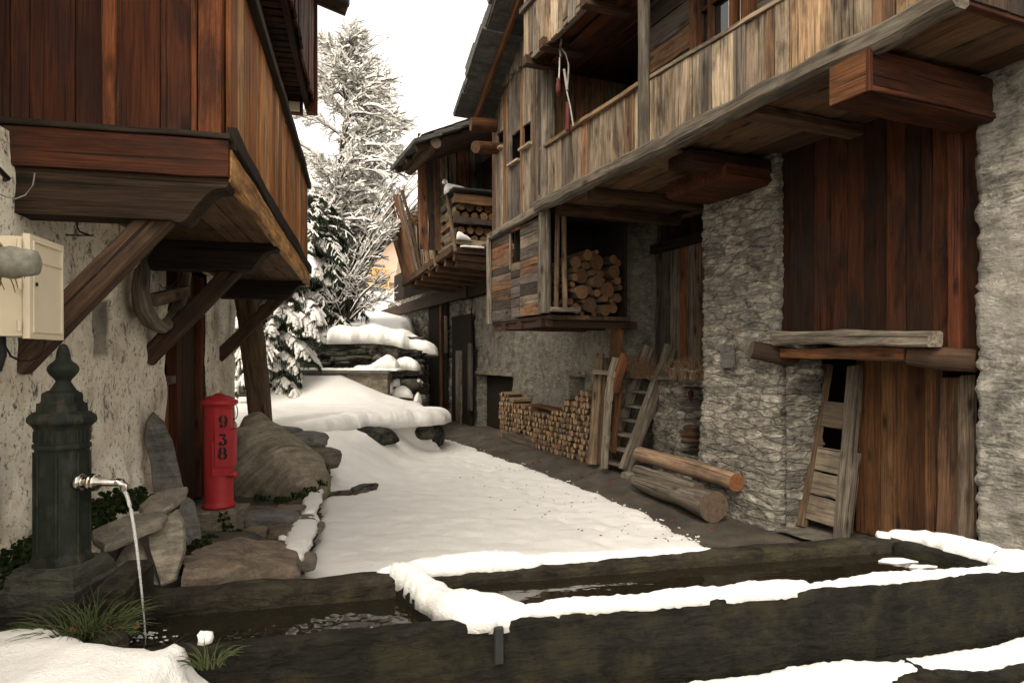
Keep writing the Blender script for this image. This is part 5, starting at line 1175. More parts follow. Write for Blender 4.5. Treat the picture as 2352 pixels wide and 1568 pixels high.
# snow lying on the trough
def onrim(px, py, z=TZ): return atZ(px, py, z)
m = MB()
m.snow([tpt(.348, .05, TZ + .008), tpt(.43, .05, TZ + .008), tpt(.60, .055, TZ), tpt(.80, .055, TZ), tpt(.93, .055, TZ)], lambda t: interp(t, [(0, .03), (.15, .038), (.4, .045), (.52, .042), (.56, .018), (.62, .030), (.8, .024), (1, .026)]), lambda t: interp(t, [(0, .03), (.12, .055), (.25, .045), (.45, .06), (.53, .06), (.57, .02), (.65, .035), (.72, .05), (1, .03)]), seed=1, drop=.02)
single('snow_strip', 'snow lying along the front rim of the right basin of the trough', 'snow', m, M['snow'], tpt(.6, .1, TZ))
m = MB(); m.snow([tpt(.278, .95, TZ), tpt(.31, .92, TZ + .01), tpt(.37, .90, TZ + .01), tpt(.475, .90, TZ + .008)], lambda t: interp(t, [(0, .025), (.3, .07), (.9, .07), (1, .04)]), lambda t: interp(t, [(0, .02), (.35, .075), (.8, .08), (1, .035)]), seed=2, drop=.04)
m.snow([tpt(.465, .93, TZ + .006), tpt(.70, .93, TZ + .004)], lambda t: .07 - .045 * t, lambda t: .045 - .035 * t, seed=6, drop=.02)
single('snow_strip', 'snow lying along the middle of the back rim of the trough', 'snow', m, M['snow'], tpt(.35, .9, TZ))
m = MB(); m.snow([tpt(.295, .93, TZ + .02), tpt(.306, .78, TZ + .012), tpt(.308, .55, TZ + .005), tpt(.310, .3, TZ + .005), tpt(.318, .13, TZ + .012), tpt(.345, .08, TZ + .012), tpt(.372, .07, TZ + .005)],
       lambda t: interp(t, [(0, .07), (.3, .06), (.55, .065), (.68, .10), (.85, .085), (1, .05)]), lambda t: interp(t, [(0, .06), (.3, .055), (.5, .06), (.66, .085), (.85, .075), (1, .04)]), seed=3, drop=.06, ns=15)
m.snow([tpt(.300, .09, TZ + .012), tpt(.318, .10, TZ + .014), tpt(.350, .085, TZ + .012)], .085, lambda t: .085 - .02 * t, seed=14, drop=.05, ns=15)
single('snow_bridge', 'snow heaped over the divider between the two basins of the trough', 'snow', m, M['snow'], tpt(.28, .3, TZ))
m = MB(); m.snow([tpt(.985, 1.0, TZ), tpt(.985, .72, TZ + .005), tpt(.98, .4, TZ + .01), tpt(.975, .15, TZ + .005), tpt(.93, .055, TZ)], lambda t: interp(t, [(0, .06), (.3, .075), (.8, .12), (1, .05)]), lambda t: interp(t, [(0, .04), (.2, .07), (.8, .08), (1, .03)]), seed=7, drop=.03)
single('snow_strip', 'snow lying along the right end of the trough', 'snow', m, M['snow'], tpt(.98, .5, TZ))
m = MB(); m.snow([tpt(.955, .93, TZ), tpt(.975, .95, TZ)], .06, .05, seed=8); m.snow([onrim(2022, 1231), onrim(2032, 1231)], .015, .015, seed=9)
single('snow_lump', 'small separate lump of snow on the far right corner of the trough', 'snow', m, M['snow'], tpt(.96, .93, TZ))
m = MB(); p = onrim(472, 1478); m.rock(p + UP * .02, .022, .018, .026, 0, 3, 2, .4); single('snow_clump', 'tiny clump of snow on the front rim of the left basin', 'snow', m, M['snow'], p)
# ledge in front of the trough, with snow
def led(a, off, z): q = FLc.lerp(FRc, a); return Vector((q.x + .243 * off, q.y - .97 * off, z))
LG = thing('kerb_ledge', 'low dark stone ledge under snow along the foot of the trough, bottom right', 'ledge', led(.7, .12, .1))
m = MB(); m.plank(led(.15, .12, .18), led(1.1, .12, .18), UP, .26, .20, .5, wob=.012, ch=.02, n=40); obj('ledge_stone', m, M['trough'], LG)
m = MB(); m.snow([led(.26, .11, .31), led(.36, .12, .315), led(.50, .12, .31), led(.66, .12, .31), led(.74, .12, .31), led(.90, .12, .32), led(1.08, .12, .36)], lambda t: interp(t, [(0, .06), (.12, .11), (.3, .08), (.5, .10), (.58, .07), (1, .09)]), lambda t: interp(t, [(0, .04), (.12, .10), (.22, .05), (.42, .04), (.52, .07), (.6, .02), (.75, .03), (.85, .06), (1, .08)]), seed=5, drop=.03, ns=13)
single('snow_strip', 'snow lying along the low ledge at the foot of the trough', 'snow', m, M['snow'], led(.6, .12, .4))
def lowsn(x, y):
    q = (Vector((x, y)) - FLc); d = (FRc - FLc).normalized(); off = -(q.x * -d.y + q.y * d.x); a = q.dot(d) / (FRc - FLc).length
    return interp(a, [(0, .1), (.58, .14), (.70, .23), (.9, .27), (1.2, .33)]) + .045 * fbm(x * 5, y * 5, 1) + .02 * fbm(x * 16, y * 16, 4) - .12 * sstep(-off, -.26, -.22)
single('snow_patch', 'rough lumpy snow on the ground in the bottom right corner, below the ledge', 'snow', hfield(axis([(.3, 3.4, .03)]), axis([(1.4, 3.0, .03)]), lowsn, lambda v: v[1] < 2.33 + .233 * v[0] and v[1] > 1.5), M['snow'], (1.9, 2.2, .2))

# ---------------------------------------------------------------- cast iron fountain
YF = 2.6; k_ = YF / F; fx = atY(143, 1000, YF).x
FT = thing('iron_fountain', 'dark green cast iron drinking fountain with acorn finial and a running spout', 'fountain', (fx, YF, .58))
def zy(q): return CAMZ - (768.3 + .36 * q - HY) * k_
def rp(q): return q * .36 * k_ * .83
m = MB(); m.lathe([(zy(q), rp(w_)) for q, w_ in ((58, 4), (66, 22), (85, 34), (110, 43), (140, 48), (158, 51), (172, 64), (186, 86), (205, 102), (222, 106), (240, 100), (258, 86), (276, 66), (290, 53), (300, 50), (308, 56), (322, 64), (345, 82), (362, 92))][::-1], (fx + .004, YF, 0), 28); obj('finial', m, M['iron'], FT)
m = MB(); oc = lambda L: [(zy(q), rp(w_) / math.cos(math.pi / 8)) for q, w_ in L][::-1]
m.lathe(oc(((355, 92), (364, 104), (372, 122), (386, 126), (424, 128), (432, 136), (436, 154), (486, 158), (494, 178), (506, 196), (522, 212), (540, 216), (556, 212), (566, 200), (580, 184), (600, 172), (640, 169), (686, 168), (692, 178), (704, 182), (718, 181), (724, 170), (740, 166), (1000, 167), (1380, 169), (1392, 176), (1410, 186), (1430, 192), (1446, 194))), (fx, YF, 0), 8, smooth=False, phase=.5); obj('octagonal_column', m, M['iron'], FT)
m = MB()
for f in range(8):                                        # raised ribs at the corners and slots on the collar
    th = 2 * math.pi * (f + .5) / 8; c, s = math.cos(th), math.sin(th); r_ = rp(168) / math.cos(math.pi / 8)
    m.log([(fx + c * r_, YF + s * r_, zy(1390)), (fx + c * r_, YF + s * r_, zy(742))], .006, 6, .5, 0, 0)
    th = 2 * math.pi * f / 8; c, s = math.cos(th), math.sin(th); r_ = rp(169)
    for o in (-.024, 0, .024): m.box((fx + c * r_ - s * o, YF + s * r_ + c * o, zy(645)), (-s * .007, c * .007, 0), (c * .01, s * .01, 0), (0, 0, .042), r=.5, ch=.002)
obj('rib', m, M['iron'], FT)
m = MB(); q4 = lambda L: [(z, r_ * 1.41) for z, r_ in L]
m.lathe([(.50, .212), (zy(1565), .208), (zy(1555), .2), (zy(1545), .188), (zy(1490), .180), (zy(1462), .165), (zy(1440), .155)], (fx, YF, 0), 4, smooth=False, phase=.5); obj('plinth', m, M['plinth'], FT)
m = MB(); zs = zy(935); X = Vector((1, -.05, 0)).normalized(); xr = fx + rp(166)
def alongx(prof, mm, ns=16):
    s0 = len(mm.v); mm.lathe([(a, b) for a, b in prof], (0, 0, 0), ns); rot = X.to_track_quat('Z', 'Y').to_matrix(); o = Vector((xr, YF - .02, zs)); mm.v[s0:] = [tuple(o + rot @ Vector(p)) for p in mm.v[s0:]]
alongx([(-.02, .035), (.0, .036), (.008, .034), (.010, .024), (.012, .022), (.034, .023), (.036, .034), (.050, .036), (.054, .030), (.056, .033), (.066, .033), (.068, .024), (.078, .022), (.080, .0145), (.158, .0145), (.160, .013)], m)
sp = obj('spout', m, M['chrome'], FT)
e = Vector((xr, YF - .02, zs)) + X * .158; m = MB(); m.tube([e + Vector((-.012, 0, .004)), e + Vector((.008, 0, .0)), e + Vector((.018, 0, -.012)), e + Vector((.020, 0, -.030))], [.015, .0165, .0165, .015], 12); obj('nozzle', m, M['chrome'], sp)
m = MB(); S = e + Vector((.018, 0, -.03)); E = Vector((-1.385, 2.47, zl)); P = []; Rr = []
for i in range(40): t_ = i / 39; p = S.lerp(E, t_ ** .62 if False else t_); p.x = S.x + (E.x - S.x) * t_ ** .55; p.y = S.y + (E.y - S.y) * t_ ** .55; P.append(p); Rr.append((.0072 - .0035 * t_) * (1 + .35 * n3(t_ * 14, 2) * t_))
m.log(P, Rr, 10, .5, .12, 0); single('water_stream', 'thin stream of water falling from the fountain spout into the trough', 'water', m, M['stream'], S)
m = MB(); rg = random.Random(3)
for i in range(42): th = rg.uniform(0, 6.28); d = rg.uniform(.01, .09); m.rock((E.x + math.cos(th) * d * 1.5, E.y + math.sin(th) * d * .6, zl + .004 + rg.uniform(0, .012)), rg.uniform(.003, .009), rg.uniform(.003, .006), rg.uniform(.002, .004), 0, i, 1, .3)
o = obj('splash', m, M['stream'], None, E, kind='stuff'); o['label'] = 'white splash where the falling stream meets the basin water'; o['category'] = 'splash'
# stones round the fountain
def G(x, y, Y): return atY(x, y, Y)
def slabthing(name, label, cat, poly, Ys, n, t_, mat='slate', seed=0, r=None, group='slate slabs by the fountain'):
    m = MB(); pts = [atY(x, y, Y) for (x, y), Y in zip(poly, Ys)]; m.slab(pts, n, t_, seed, 0, r); return single(name, label, cat, m, M[mat], sum(pts, Vector()) / len(pts), group)
slabthing('slate_slab', 'long flat slate laid level behind the falling water, nearest the fountain', 'slab', [(212, 1246), (206, 1228), (290, 1190), (372, 1180), (386, 1188), (372, 1204), (308, 1236), (240, 1262)], [2.82, 2.86, 3.04, 3.12, 3.08, 3.0, 2.86, 2.78], (0, -.12, 1), .035, seed=1)
slabthing('slate_slab', 'pointed flat slate on top, between the level slab and the tall leaning slate', 'slab', [(318, 1168), (345, 1144), (385, 1128), (432, 1124), (428, 1140), (400, 1162), (370, 1184), (330, 1190)], [3.2, 3.3, 3.4, 3.4, 3.3, 3.17, 3.1, 3.08], (.05, -.2, 1), .035, seed=2)
slabthing('slate_slab', 'pale upright slate with a pointed top, standing at the back of the left basin', 'slab', [(256, 1340), (262, 1300), (285, 1262), (312, 1236), (330, 1262), (346, 1305), (362, 1342)], [2.88, 2.92, 2.98, 3.02, 3.0, 2.92, 2.88], (.1, -1, .3), .045, seed=3, r=.9)
slabthing('slate_slab', 'tall narrow upright slate between the pale pointed slate and the grassy rock', 'slab', [(372, 1345), (346, 1260), (340, 1206), (372, 1186), (408, 1168), (424, 1200), (426, 1262), (404, 1332)], [2.9, 3.0, 3.08, 3.14, 3.2, 3.16, 3.05, 2.92], (.25, -1, .25), .05, seed=4, r=.5)
slabthing('slate_slab', 'thin dark slate on edge, left of the hydrant block', 'slab', [(440, 1252), (420, 1170), (426, 1142), (436, 1150), (448, 1200), (456, 1250)], [4.1, 4.2, 4.25, 4.25, 4.2, 4.1], (-.6, -1, .1), .06, 'greyslate', 5)
slabthing('slate_slab', 'tall grey slate leaning against the plaster wall beside the doorway', 'slab', [(352, 1130), (345, 1060), (330, 1010), (336, 968), (352, 944), (376, 968), (396, 1010), (408, 1060), (424, 1128)], [4.5, 4.6, 4.7, 4.75, 4.8, 4.78, 4.72, 4.65, 4.5], (.55, -1, .2), .06, 'greyslate', 6)
slabthing('slate_slab', 'grey upright slate half hidden between the fountain plinth and the pale pointed slate', 'slab', [(232, 1336), (226, 1285), (245, 1255), (285, 1248), (275, 1285), (262, 1338)], [2.95, 3.0, 3.05, 3.08, 3.02, 2.95], (0, -1, .2), .05, 'greyslate', 7)
m = MB(); p = atY(262, 1408, 2.45); m.plank(p + Vector((.02, -.07, 0)), p + Vector((-.03, .22, .015)), UP, .235, .115, .3, wob=.012, ch=.02, n=8); single('end_stone', 'dark brown block closing the left end of the trough', 'stone', m, M['rim'], atY(268, 1400, 2.45))
m = MB(); pts = [atZ(x, y, z) for x, y, z in ((415, 1345, .58), (420, 1310, .52), (470, 1282, .5), (540, 1262, .46), (640, 1272, .40), (688, 1298, .40), (690, 1335, .45))]
m.slab(pts, (0, -.1, 1), .16, 9, rough=.012); single('bedrock_slab', 'broad flat rock between the trough and the hydrant, edged with moss', 'rock', m, M['rust'], pts[3])
m = MB(); p = atY(632, 1062, 6.9); m.rock((p.x, 7.0, .40), .53, .45, .50, -.2, 6, 4, .2, fac=.5, tilt=(.1, .1)); m.v = [(x, y, z if z < .1 else .1 + (z - .1) * (1.12 - .62 * max(0, (x - p.x + .25) / .8))) for x, y, z in m.v]; single('boulder', 'big rounded banded boulder behind the hydrant', 'boulder', m, M['boulder'], (p.x, 7, .1))
for i, (x, y, Y, sx, sy, sz_, r_, lab, mt) in enumerate(((624, 1190, 5.45, .24, .14, .075, .1, 'long dark stone course right of the hydrant block', 'greyslate'), (590, 1170, 5.6, .14, .1, .022, 0, 'thin flat brown stone on top of the dark course, beside the block', 'rust'), (668, 1166, 5.6, .12, .1, .02, .1, 'thin flat pale stone at the right end on top of the dark course', 'rust'),
        (588, 1226, 5.15, .12, .1, .055, .1, 'rusty stone under the dark course beside the block', 'rust'), (644, 1222, 5.1, .10, .1, .05, .2, 'small rusty stone under the dark course, next to the snow', 'rust'), (700, 1195, 5.5, .10, .1, .04, .3, 'small brown stone at the end of the dark course in the snow', 'rust'),
        (625, 1256, 4.75, .11, .08, .04, .2, 'flat reddish stone between the flat rock and the snow', 'rust'), (655, 1262, 4.6, .08, .06, .03, .5, 'small reddish stone by the snow, nearest the broad rock', 'rust'), (664, 1300, 4.2, .07, .06, .05, .1, 'rounded grey stone on the corner of the broad rock', 'slate'), (590, 1252, 4.75, .10, .09, .03, .1, 'flat stone at the foot of the hydrant block', 'rust'),
        (722, 1052, 7.7, .30, .2, .13, .5, 'brown stone sticking out of the snow right of the boulder', 'rust'), (650, 994, 8.0, .26, .17, .08, -.3, 'dark flat stone at the foot of the leaning prop', 'greyslate'), (684, 1012, 7.8, .34, .22, .10, .4, 'dark flat stone between boulder and snow', 'greyslate'), (722, 1082, 7.4, .18, .14, .10, .2, 'dark stone below the brown one at the snow edge', 'darkstone'),
        (790, 1140, 7.35, .30, .06, .07, .45, 'thin dark slate edge breaking the snow at the lane side', 'darkstone'), (835, 1126, 7.5, .2, .06, .07, 1.0, 'short dark stone edge curving up out of the snow', 'darkstone'), (708, 1290, 4.45, .05, .1, .05, .2, 'grey stone wedged in the snow edge beside the trough', 'slate'), (730, 1212, 5.55, .05, .12, .04, .1, 'narrow brown stone in the snow beside the lane', 'slate'))):  # two dark stones added here stand in for a crack in the snow
    p = atY(x, y, Y); m = MB(); m.rock(p, sx, sy, sz_, r_, 30 + i, 3, .18, fac=.75); single('loose_stone', lab, 'stone', m, M[mt], p, 'stones along the lane edge')
m = MB()
for (a, b, w_, h_) in (((664, 1290), (704, 1180), .11, .05), ((700, 1180), (725, 1120), .09, .04), ((640, 1232), (668, 1246), .06, .03)):
    A_, B_ = atZ(a[0], a[1], .25), atZ(b[0], b[1], .22); m.snow([A_, (A_ + B_) / 2 + Vector((.02, 0, 0)), B_], w_, h_, seed=a[0])
single('snow_ridge', 'broken ridge of snow lying on the kerb stones between the rocks and the lane', 'snow', m, M['snow'], atZ(690, 1230, .25))
# snow bank and dark slab at the bottom left
m = MB(); m.slab([(-2.4, 2.2, .575), (-1.5, 2.05, .575), (-1.42, 2.4, .575), (-1.5, 2.75, .575), (-2.4, 2.9, .575)], UP, .1, 5, rough=.01); single('base_slab', 'dark stone slab under the fountain plinth', 'slab', m, M['trough'], (-1.9, 2.4, .58))
def lb(x, y):
    d = min((2.20 - .03 * math.sin(x * 9) + (.10 if x < -1.55 else 0) - y) + .03 * fbm(x * 9, y * 9, 2), (-1.14 - x) * .9 + .06 * fbm(x * 6, y * 6, 7) + .10)
    return .52 + (.145 * math.sqrt(max(0, 1 - (1 - min(1, d / .09)) ** 2)) if d > 0 else d * 1.2) + .02 * fbm(x * 4, y * 4, 9)
single('snow_bank', 'smooth bank of snow in the bottom left corner before the fountain', 'snow bank', hfield(axis([(-2.6, -.95, .022)]), axis([(1.3, 2.4, .022)]), lb, lambda v: v[2] > .36), M['snow'], (-1.7, 1.9, .6))
# grass and moss
def tuft(name, label, c, rad, n, L, mat='grass', group=None, cat='grass'):
    m = MB(); c = Vector(c); S = []
    for i in range(n):
        a = rng.uniform(0, 6.28); q = rad * math.sqrt(rng.random()); p = c + Vector((math.cos(a) * q, math.sin(a) * q * .7, -.01)); d = Vector((math.cos(a) * q / rad * .8 + rng.uniform(-.3, .3), math.sin(a) * q / rad * .6 - .1 + rng.uniform(-.3, .3), 1.1)).normalized(); l = L * rng.uniform(.5, 1.2); w_ = .0035
        for k in range(4): q2 = p + d * (l / 4); S.append((p, q2, w_ * (1 - k * .22), w_ * (1 - (k + 1) * .22))); p = q2; d = (d + Vector((d.x * .35, d.y * .35, -.32))).normalized()
    m.segs(S, 3); return single(name, label, cat, m, M[mat], c, group)
tuft('grass_tuft', 'long green grass tuft in front of the fountain plinth by the snow', atY(200, 1462, 2.3), .13, 300, .16)
tuft('grass_tuft', 'small sparse grass tuft hanging on the front of the trough', atY(480, 1520, 2.12) , .05, 40, .09)
def moss(label, pts, rad, n, h, mat='moss'):
    m = MB()
    for i in range(n):
        b = rng.choice(pts); a = rng.uniform(0, 6.28); q = rad * math.sqrt(rng.random()); p = Vector(b) + Vector((math.cos(a) * q, math.sin(a) * q * .6, rng.uniform(-.3, 1) * h)); s = rng.uniform(.007, .018)
        for k in range(3):
            d = wob3(1).normalized() * s; e = wob3(1).normalized() * s; m.add([p - d, p + e, p + d, p - e], [(0, 1, 2, 3)], None, rng.random())
    o = obj('moss', m, M[mat], None, pts[0], kind='stuff'); o['label'] = label; o['category'] = 'moss'; return o
moss('dark green moss and small plants behind the slates under the spout', [atY(x, y, Y) for x, y, Y in ((215, 1195, 3.4), (240, 1175, 3.5), (270, 1150, 3.7), (300, 1140, 3.8), (250, 1165, 3.6), (285, 1165, 3.6), (225, 1215, 3.2), (310, 1160, 3.7))], .10, 950, .05)
moss('green moss strip between the tall slate and the broad rock', [atY(x, y, Y) for x, y, Y in ((430, 1290, 3.3), (450, 1268, 3.6), (465, 1250, 3.9), (415, 1315, 3.1), (480, 1240, 4.4), (520, 1240, 4.9), (545, 1225, 5.1))], .06, 420, .03)
moss('moss and weeds along the foot of the boulder beside the snow', [atY(x, y, Y) for x, y, Y in ((715, 1128, 6.5), (735, 1112, 6.7), (690, 1142, 6.3), (650, 1150, 6.2), (600, 1148, 6.2), (725, 1095, 6.9))], .08, 420, .04)
moss('dark weeds at the foot of the plaster wall left of the fountain', [atY(x, y, Y) for x, y, Y in ((10, 1290, 2.9), (35, 1270, 3.0), (50, 1300, 2.8), (20, 1340, 2.7), (60, 1265, 3.1), (5, 1380, 2.6))], .11, 900, .07)
moss('tiny weeds growing on the front of the hydrant block', [atY(x, y, 5.12) for x, y in ((515, 1190), (525, 1215), (510, 1230), (490, 1235))], .05, 130, .05)
moss('brown dead leaves among the grass by the plinth', [atY(x, y, 2.3) for x, y in ((215, 1455), (290, 1440), (180, 1450))], .06, 18, .02, 'leaf')

# ---------------------------------------------------------------- hydrant
YH = 5.3; kh = YH / F; hx = atY(503, 1000, YH).x; hz = CAMZ - (1163 - HY) * kh
HY_ = thing('fire_hydrant', 'red pillar fire hydrant stencilled 938 on a concrete block', 'fire hydrant', (hx, YH, hz))
def hzy(y): return CAMZ - (y - HY) * kh
m = MB(); m.lathe([(hzy(1163), 35 * kh), (hzy(1156), 36 * kh), (hzy(1154), 32 * kh), (hzy(1148), 31 * kh), (hzy(1040), 32.5 * kh), (hzy(934), 32.5 * kh), (hzy(930), 34 * kh), (hzy(928), 40 * kh), (hzy(922), 41 * kh), (hzy(919), 40 * kh), (hzy(917), 34 * kh), (hzy(913), 31 * kh), (hzy(909), 22 * kh), (hzy(907), 13 * kh), (hzy(904), 9 * kh), (hzy(902), 2 * kh)], (hx, YH, 0), 32); m.v = m.v; obj('body', m, M['red'], HY_)
m = MB(); nrm = Vector((.22, -1, 0)).normalized(); tx = Vector((1, .22, 0)).normalized(); pc = Vector((hx, YH, 0)) + tx * (13 * kh)
def pan(y0, y1, wl, wr, dep, t_=.05): a = pc + nrm * (32 * kh + dep - t_ / 2); m.box(a + tx * ((wr - wl) / 2 * kh) + UP * ((hzy(y0) + hzy(y1)) / 2), tx * ((wl + wr) * kh), nrm * t_, UP * (hzy(y0) - hzy(y1)), r=.5, ch=.006)
pan(938, 1018, 17, 19, .004, .09); pan(984, 1066, 15, 27, .028, .14); pan(1010, 1087, 22, 22, .010, .10)
dp_ = obj('panel', m, M['red'], HY_)
m = MB(); m.lathe([(0, 8 * kh), (.05, 8 * kh), (.055, 5 * kh)], (0, 0, 0), 12); rot = tx.to_track_quat('Z', 'Y').to_matrix(); oo = pc + tx * (16 * kh) + nrm * (26 * kh) + UP * hzy(1086); m.v = [tuple(oo + rot @ Vector(p)) for p in m.v]; obj('outlet_cap', m, M['red'], dp_)
m = MB(); c = Vector((hx + 36 * kh, YH, hzy(945))); m.tube([c + Vector((.012 * math.sin(a) * 2, 0, .06 * math.cos(a))) for a in np.linspace(-.3, 3.6, 12)], .004, 6); obj('chain', m, M['cable'], HY_)
def stroke(m, pts, ws, o, w_, h_):
    """a digit stroke: centre line in unit box, widths, drawn as a thin raised strip on the panel"""
    n = len(pts); vs = []
    for i, (x, y) in enumerate(pts):
        x0, y0 = pts[max(0, i - 1)]; x1, y1 = pts[min(n - 1, i + 1)]; dx, dy = (x1 - x0) * w_, (y1 - y0) * h_; L = math.hypot(dx, dy) + 1e-9; nx, ny = -dy / L, dx / L
        for s in (-1, 1):
            for e in (0, .003): vs.append(o + tx * (x * w_ + nx * ws[i] * s) + UP * (y * h_ + ny * ws[i] * s) + nrm * e)
    fs = []
    for i in range(n - 1):
        a = i * 4; b = a + 4; fs += [(a + 1, a + 3, b + 3, b + 1), (a, a + 1, b + 1, b), (a + 2, b + 2, b + 3, a + 3), (a, b, b + 2, a + 2)]
    fs += [(0, 2, 3, 1), (n * 4 - 4, n * 4 - 3, n * 4 - 1, n * 4 - 2)]; m.add(vs, fs, None, .5)
def arc(cx, cy, rx, ry, a0, a1, n=14): return [(cx + rx * math.cos(R(a0 + (a1 - a0) * i / n)), cy + ry * math.sin(R(a0 + (a1 - a0) * i / n))) for i in range(n + 1)]
def wv(pts, cx, thick, thin, rx): return [thin + (thick - thin) * min(1, abs(x - cx) / rx) ** 1.5 for x, y in pts]
w_, h_ = 19 * kh, 27 * kh; TK, TN = 3.1 * kh, .7 * kh
def digit(ch, yc, dep):
    m = MB(); o = pc + tx * (3 * kh) + nrm * (32 * kh + dep + .001) + UP * hzy(yc)
    if ch == '9':
        for a0, a1 in ((100, 260), (-80, 80)): p = arc(0, .18, .34, .31, a0, a1); stroke(m, p, wv(p, 0, TK, TN, .34), o, w_, h_)
        p = arc(0, .0, .34, .48, 5, -75); stroke(m, p, [TK * (1 - .55 * i / 14) for i in range(15)], o, w_, h_); p = arc(-.2, -.36, .10, .08, 0, 350); stroke(m, p, [TK * .7] * 15, o, w_, h_)
    if ch == '3':
        p = [(-.36, .40), (0, .40), (.38, .40)]; stroke(m, p, [TK * .8, TK * .8, TK * .8], o, w_, h_); p = [(.34, .36), (.12, .18), (-.08, .06)]; stroke(m, p, [TN * 1.6] * 3, o, w_, h_)
        p = arc(-.02, -.17, .36, .28, 85, -90); stroke(m, p, wv(p, -.02, TK * 1.1, TN * 1.4, .36), o, w_, h_); p = arc(-.2, -.32, .12, .09, 0, 350); stroke(m, p, [TK * .7] * 15, o, w_, h_)
    if ch == '8':
        for cy, rx, ry in ((.22, .30, .24), (-.22, .36, .26)):
            for a0, a1 in ((100, 260), (-80, 80)): p = arc(0, cy, rx, ry, a0, a1); stroke(m, p, wv(p, 0, TK, TN * 1.5, rx), o, w_, h_)
    return m
for ch, yc, dep in (('9', 965, .006), ('3', 1005, .030), ('8', 1035, .030)): obj('stencil_digit', digit(ch, yc, dep), M['black'], HY_)
m = MB(); bx_ = atY(503, 1163, YH); m.box((atY(502, 1200, 5.28).x, 5.28, hz - .145), (.39, .02, 0), (-.02, .34, 0), (0, 0, .285), r=.5, ch=.012); single('hydrant_block', 'square concrete block under the red hydrant', 'block', m, M['concrete'], (bx_.x, 5.28, hz - .28))
# ---------------------------------------------------------------- loose things along the right hand house
rng = random.Random(55)
def uq(px, v=0.0): return FR.uu(px, v)
# firewood pile
PVF = 1.0; pl, pr = uq(1146, PVF), uq(1352, PVF)
def ptop(u): k = (u - pl) / (pr - pl); return interp(k, [(0, .93), (.16, .92), (.28, .78), (.5, .70), (.66, .72), (.8, .90), (.92, 1.10), (1, 1.12)])
def piece(seed):
    rg = random.Random(seed); m = MB(); k = rg.choice((3, 4, 5, 7)); an = sorted([rg.uniform(0, 6.28 / k * .5) + 6.28 * i / k for i in range(k)]); R0 = .047; prof = [(math.cos(a) * R0 * rg.uniform(.78, 1.12), math.sin(a) * R0 * rg.uniform(.78, 1.12)) for a in an]; vs = []; g = []
    for x in (-.17, .17):
        for a, b in prof: vs.append(FR.V * x + FR.U * a + UP * b); g.append((x, a, b))
    for i in range(k): j = (i + 1) % k; m.add([vs[i], vs[j], vs[k + j], vs[k + i]], [(0, 1, 2, 3)], [g[i], g[j], g[k + j], g[k + i]], rg.random(), 0)
    r = rg.random(); m.add(vs[:k], [tuple(range(k))[::-1]], [(0, a + seed, b) for a, b in prof], r, 1); m.add(vs[k:], [tuple(range(k))], None, r, 1); return m
protos = []
cnt = 0; row = 0; z = .145
while z < 1.2 and cnt < 299:
    u = pl + .05 + (row % 2) * .045
    while u < pr and cnt < 299:
        k = (u - pl) / (pr - pl)
        if z < ptop(u) + rng.uniform(-.02, .03) and not (.06 < k < .42 and z < .29):
            loc = FR.W(u + rng.uniform(-.008, .008), PVF + .17 + rng.uniform(-.03, .02), z + rng.uniform(-.006, .006))
            if len(protos) < 14:
                o = obj('firewood', piece(len(protos)), [M['fire'], M['fireend']]); protos.append(o)
            else: o = rng.choice(protos).copy(); COL.objects.link(o)
            o.location = loc; tag(o, 'split firewood billet with pale cut end in the low pile along the wall', 'firewood', 'firewood billets in the pile by the wall'); cnt += 1
        u += .096
    row += 1; z += .0855
m = MB(); m.plank(FR.W(pl + .15, PVF + .02, .235), FR.W(pl + 1.5, PVF + .02, .225), UP, .07, .06, .3); m.plank(FR.W(pl + .15, PVF + .02, .15), FR.W(pl + 1.6, PVF + .02, .14), UP, .08, .06, .6); single('skid_plank', 'pair of grey planks under the left half of the firewood pile', 'plank', m, M['pale'], FR.W(pl + .8, PVF, .15))
m = MB(); m.plank(FR.W(pl + 1.35, PVF + .12, .80), FR.W(pl + 2.3, PVF + .12, .775), FR.V, .22, .025, .5); single('top_board', 'thin brown board lying on the sagging middle of the firewood pile', 'board', m, M['door'], FR.W(pl + 1.8, PVF, .8))
# logs in the open bay
pk = []
for tries in range(6000):
    r0 = .095 if tries < 60 else .075 if tries < 600 else .055 if tries < 2200 else .035
    r0 *= rng.uniform(.85, 1.15); v = rng.uniform(.36 + r0, 1.14 - r0); z = rng.uniform(2.13 + r0, interp(v, [(.3, 2.86), (.7, 2.98), (1.14, 2.9)]) - r0 * .6)
    if all((v - a) ** 2 + (z - b) ** 2 > (r0 + c) ** 2 * .93 for a, b, c in pk): pk.append((v, z, r0))
for v, z, rad in pk:
    q = FR.W(rng.uniform(-.09, .05), v, z); m = MB(); m.log([q, q - FR.U * .85 + FR.V * rng.uniform(-.02, .02)], rad * .97, 12, rng.random(), .08, 1)
    single('bay_log', 'round log with sawn end stacked in the open wooden bay above the firewood', 'log', m, [M['log'], M['end']], q, 'round logs stacked in the wooden bay')
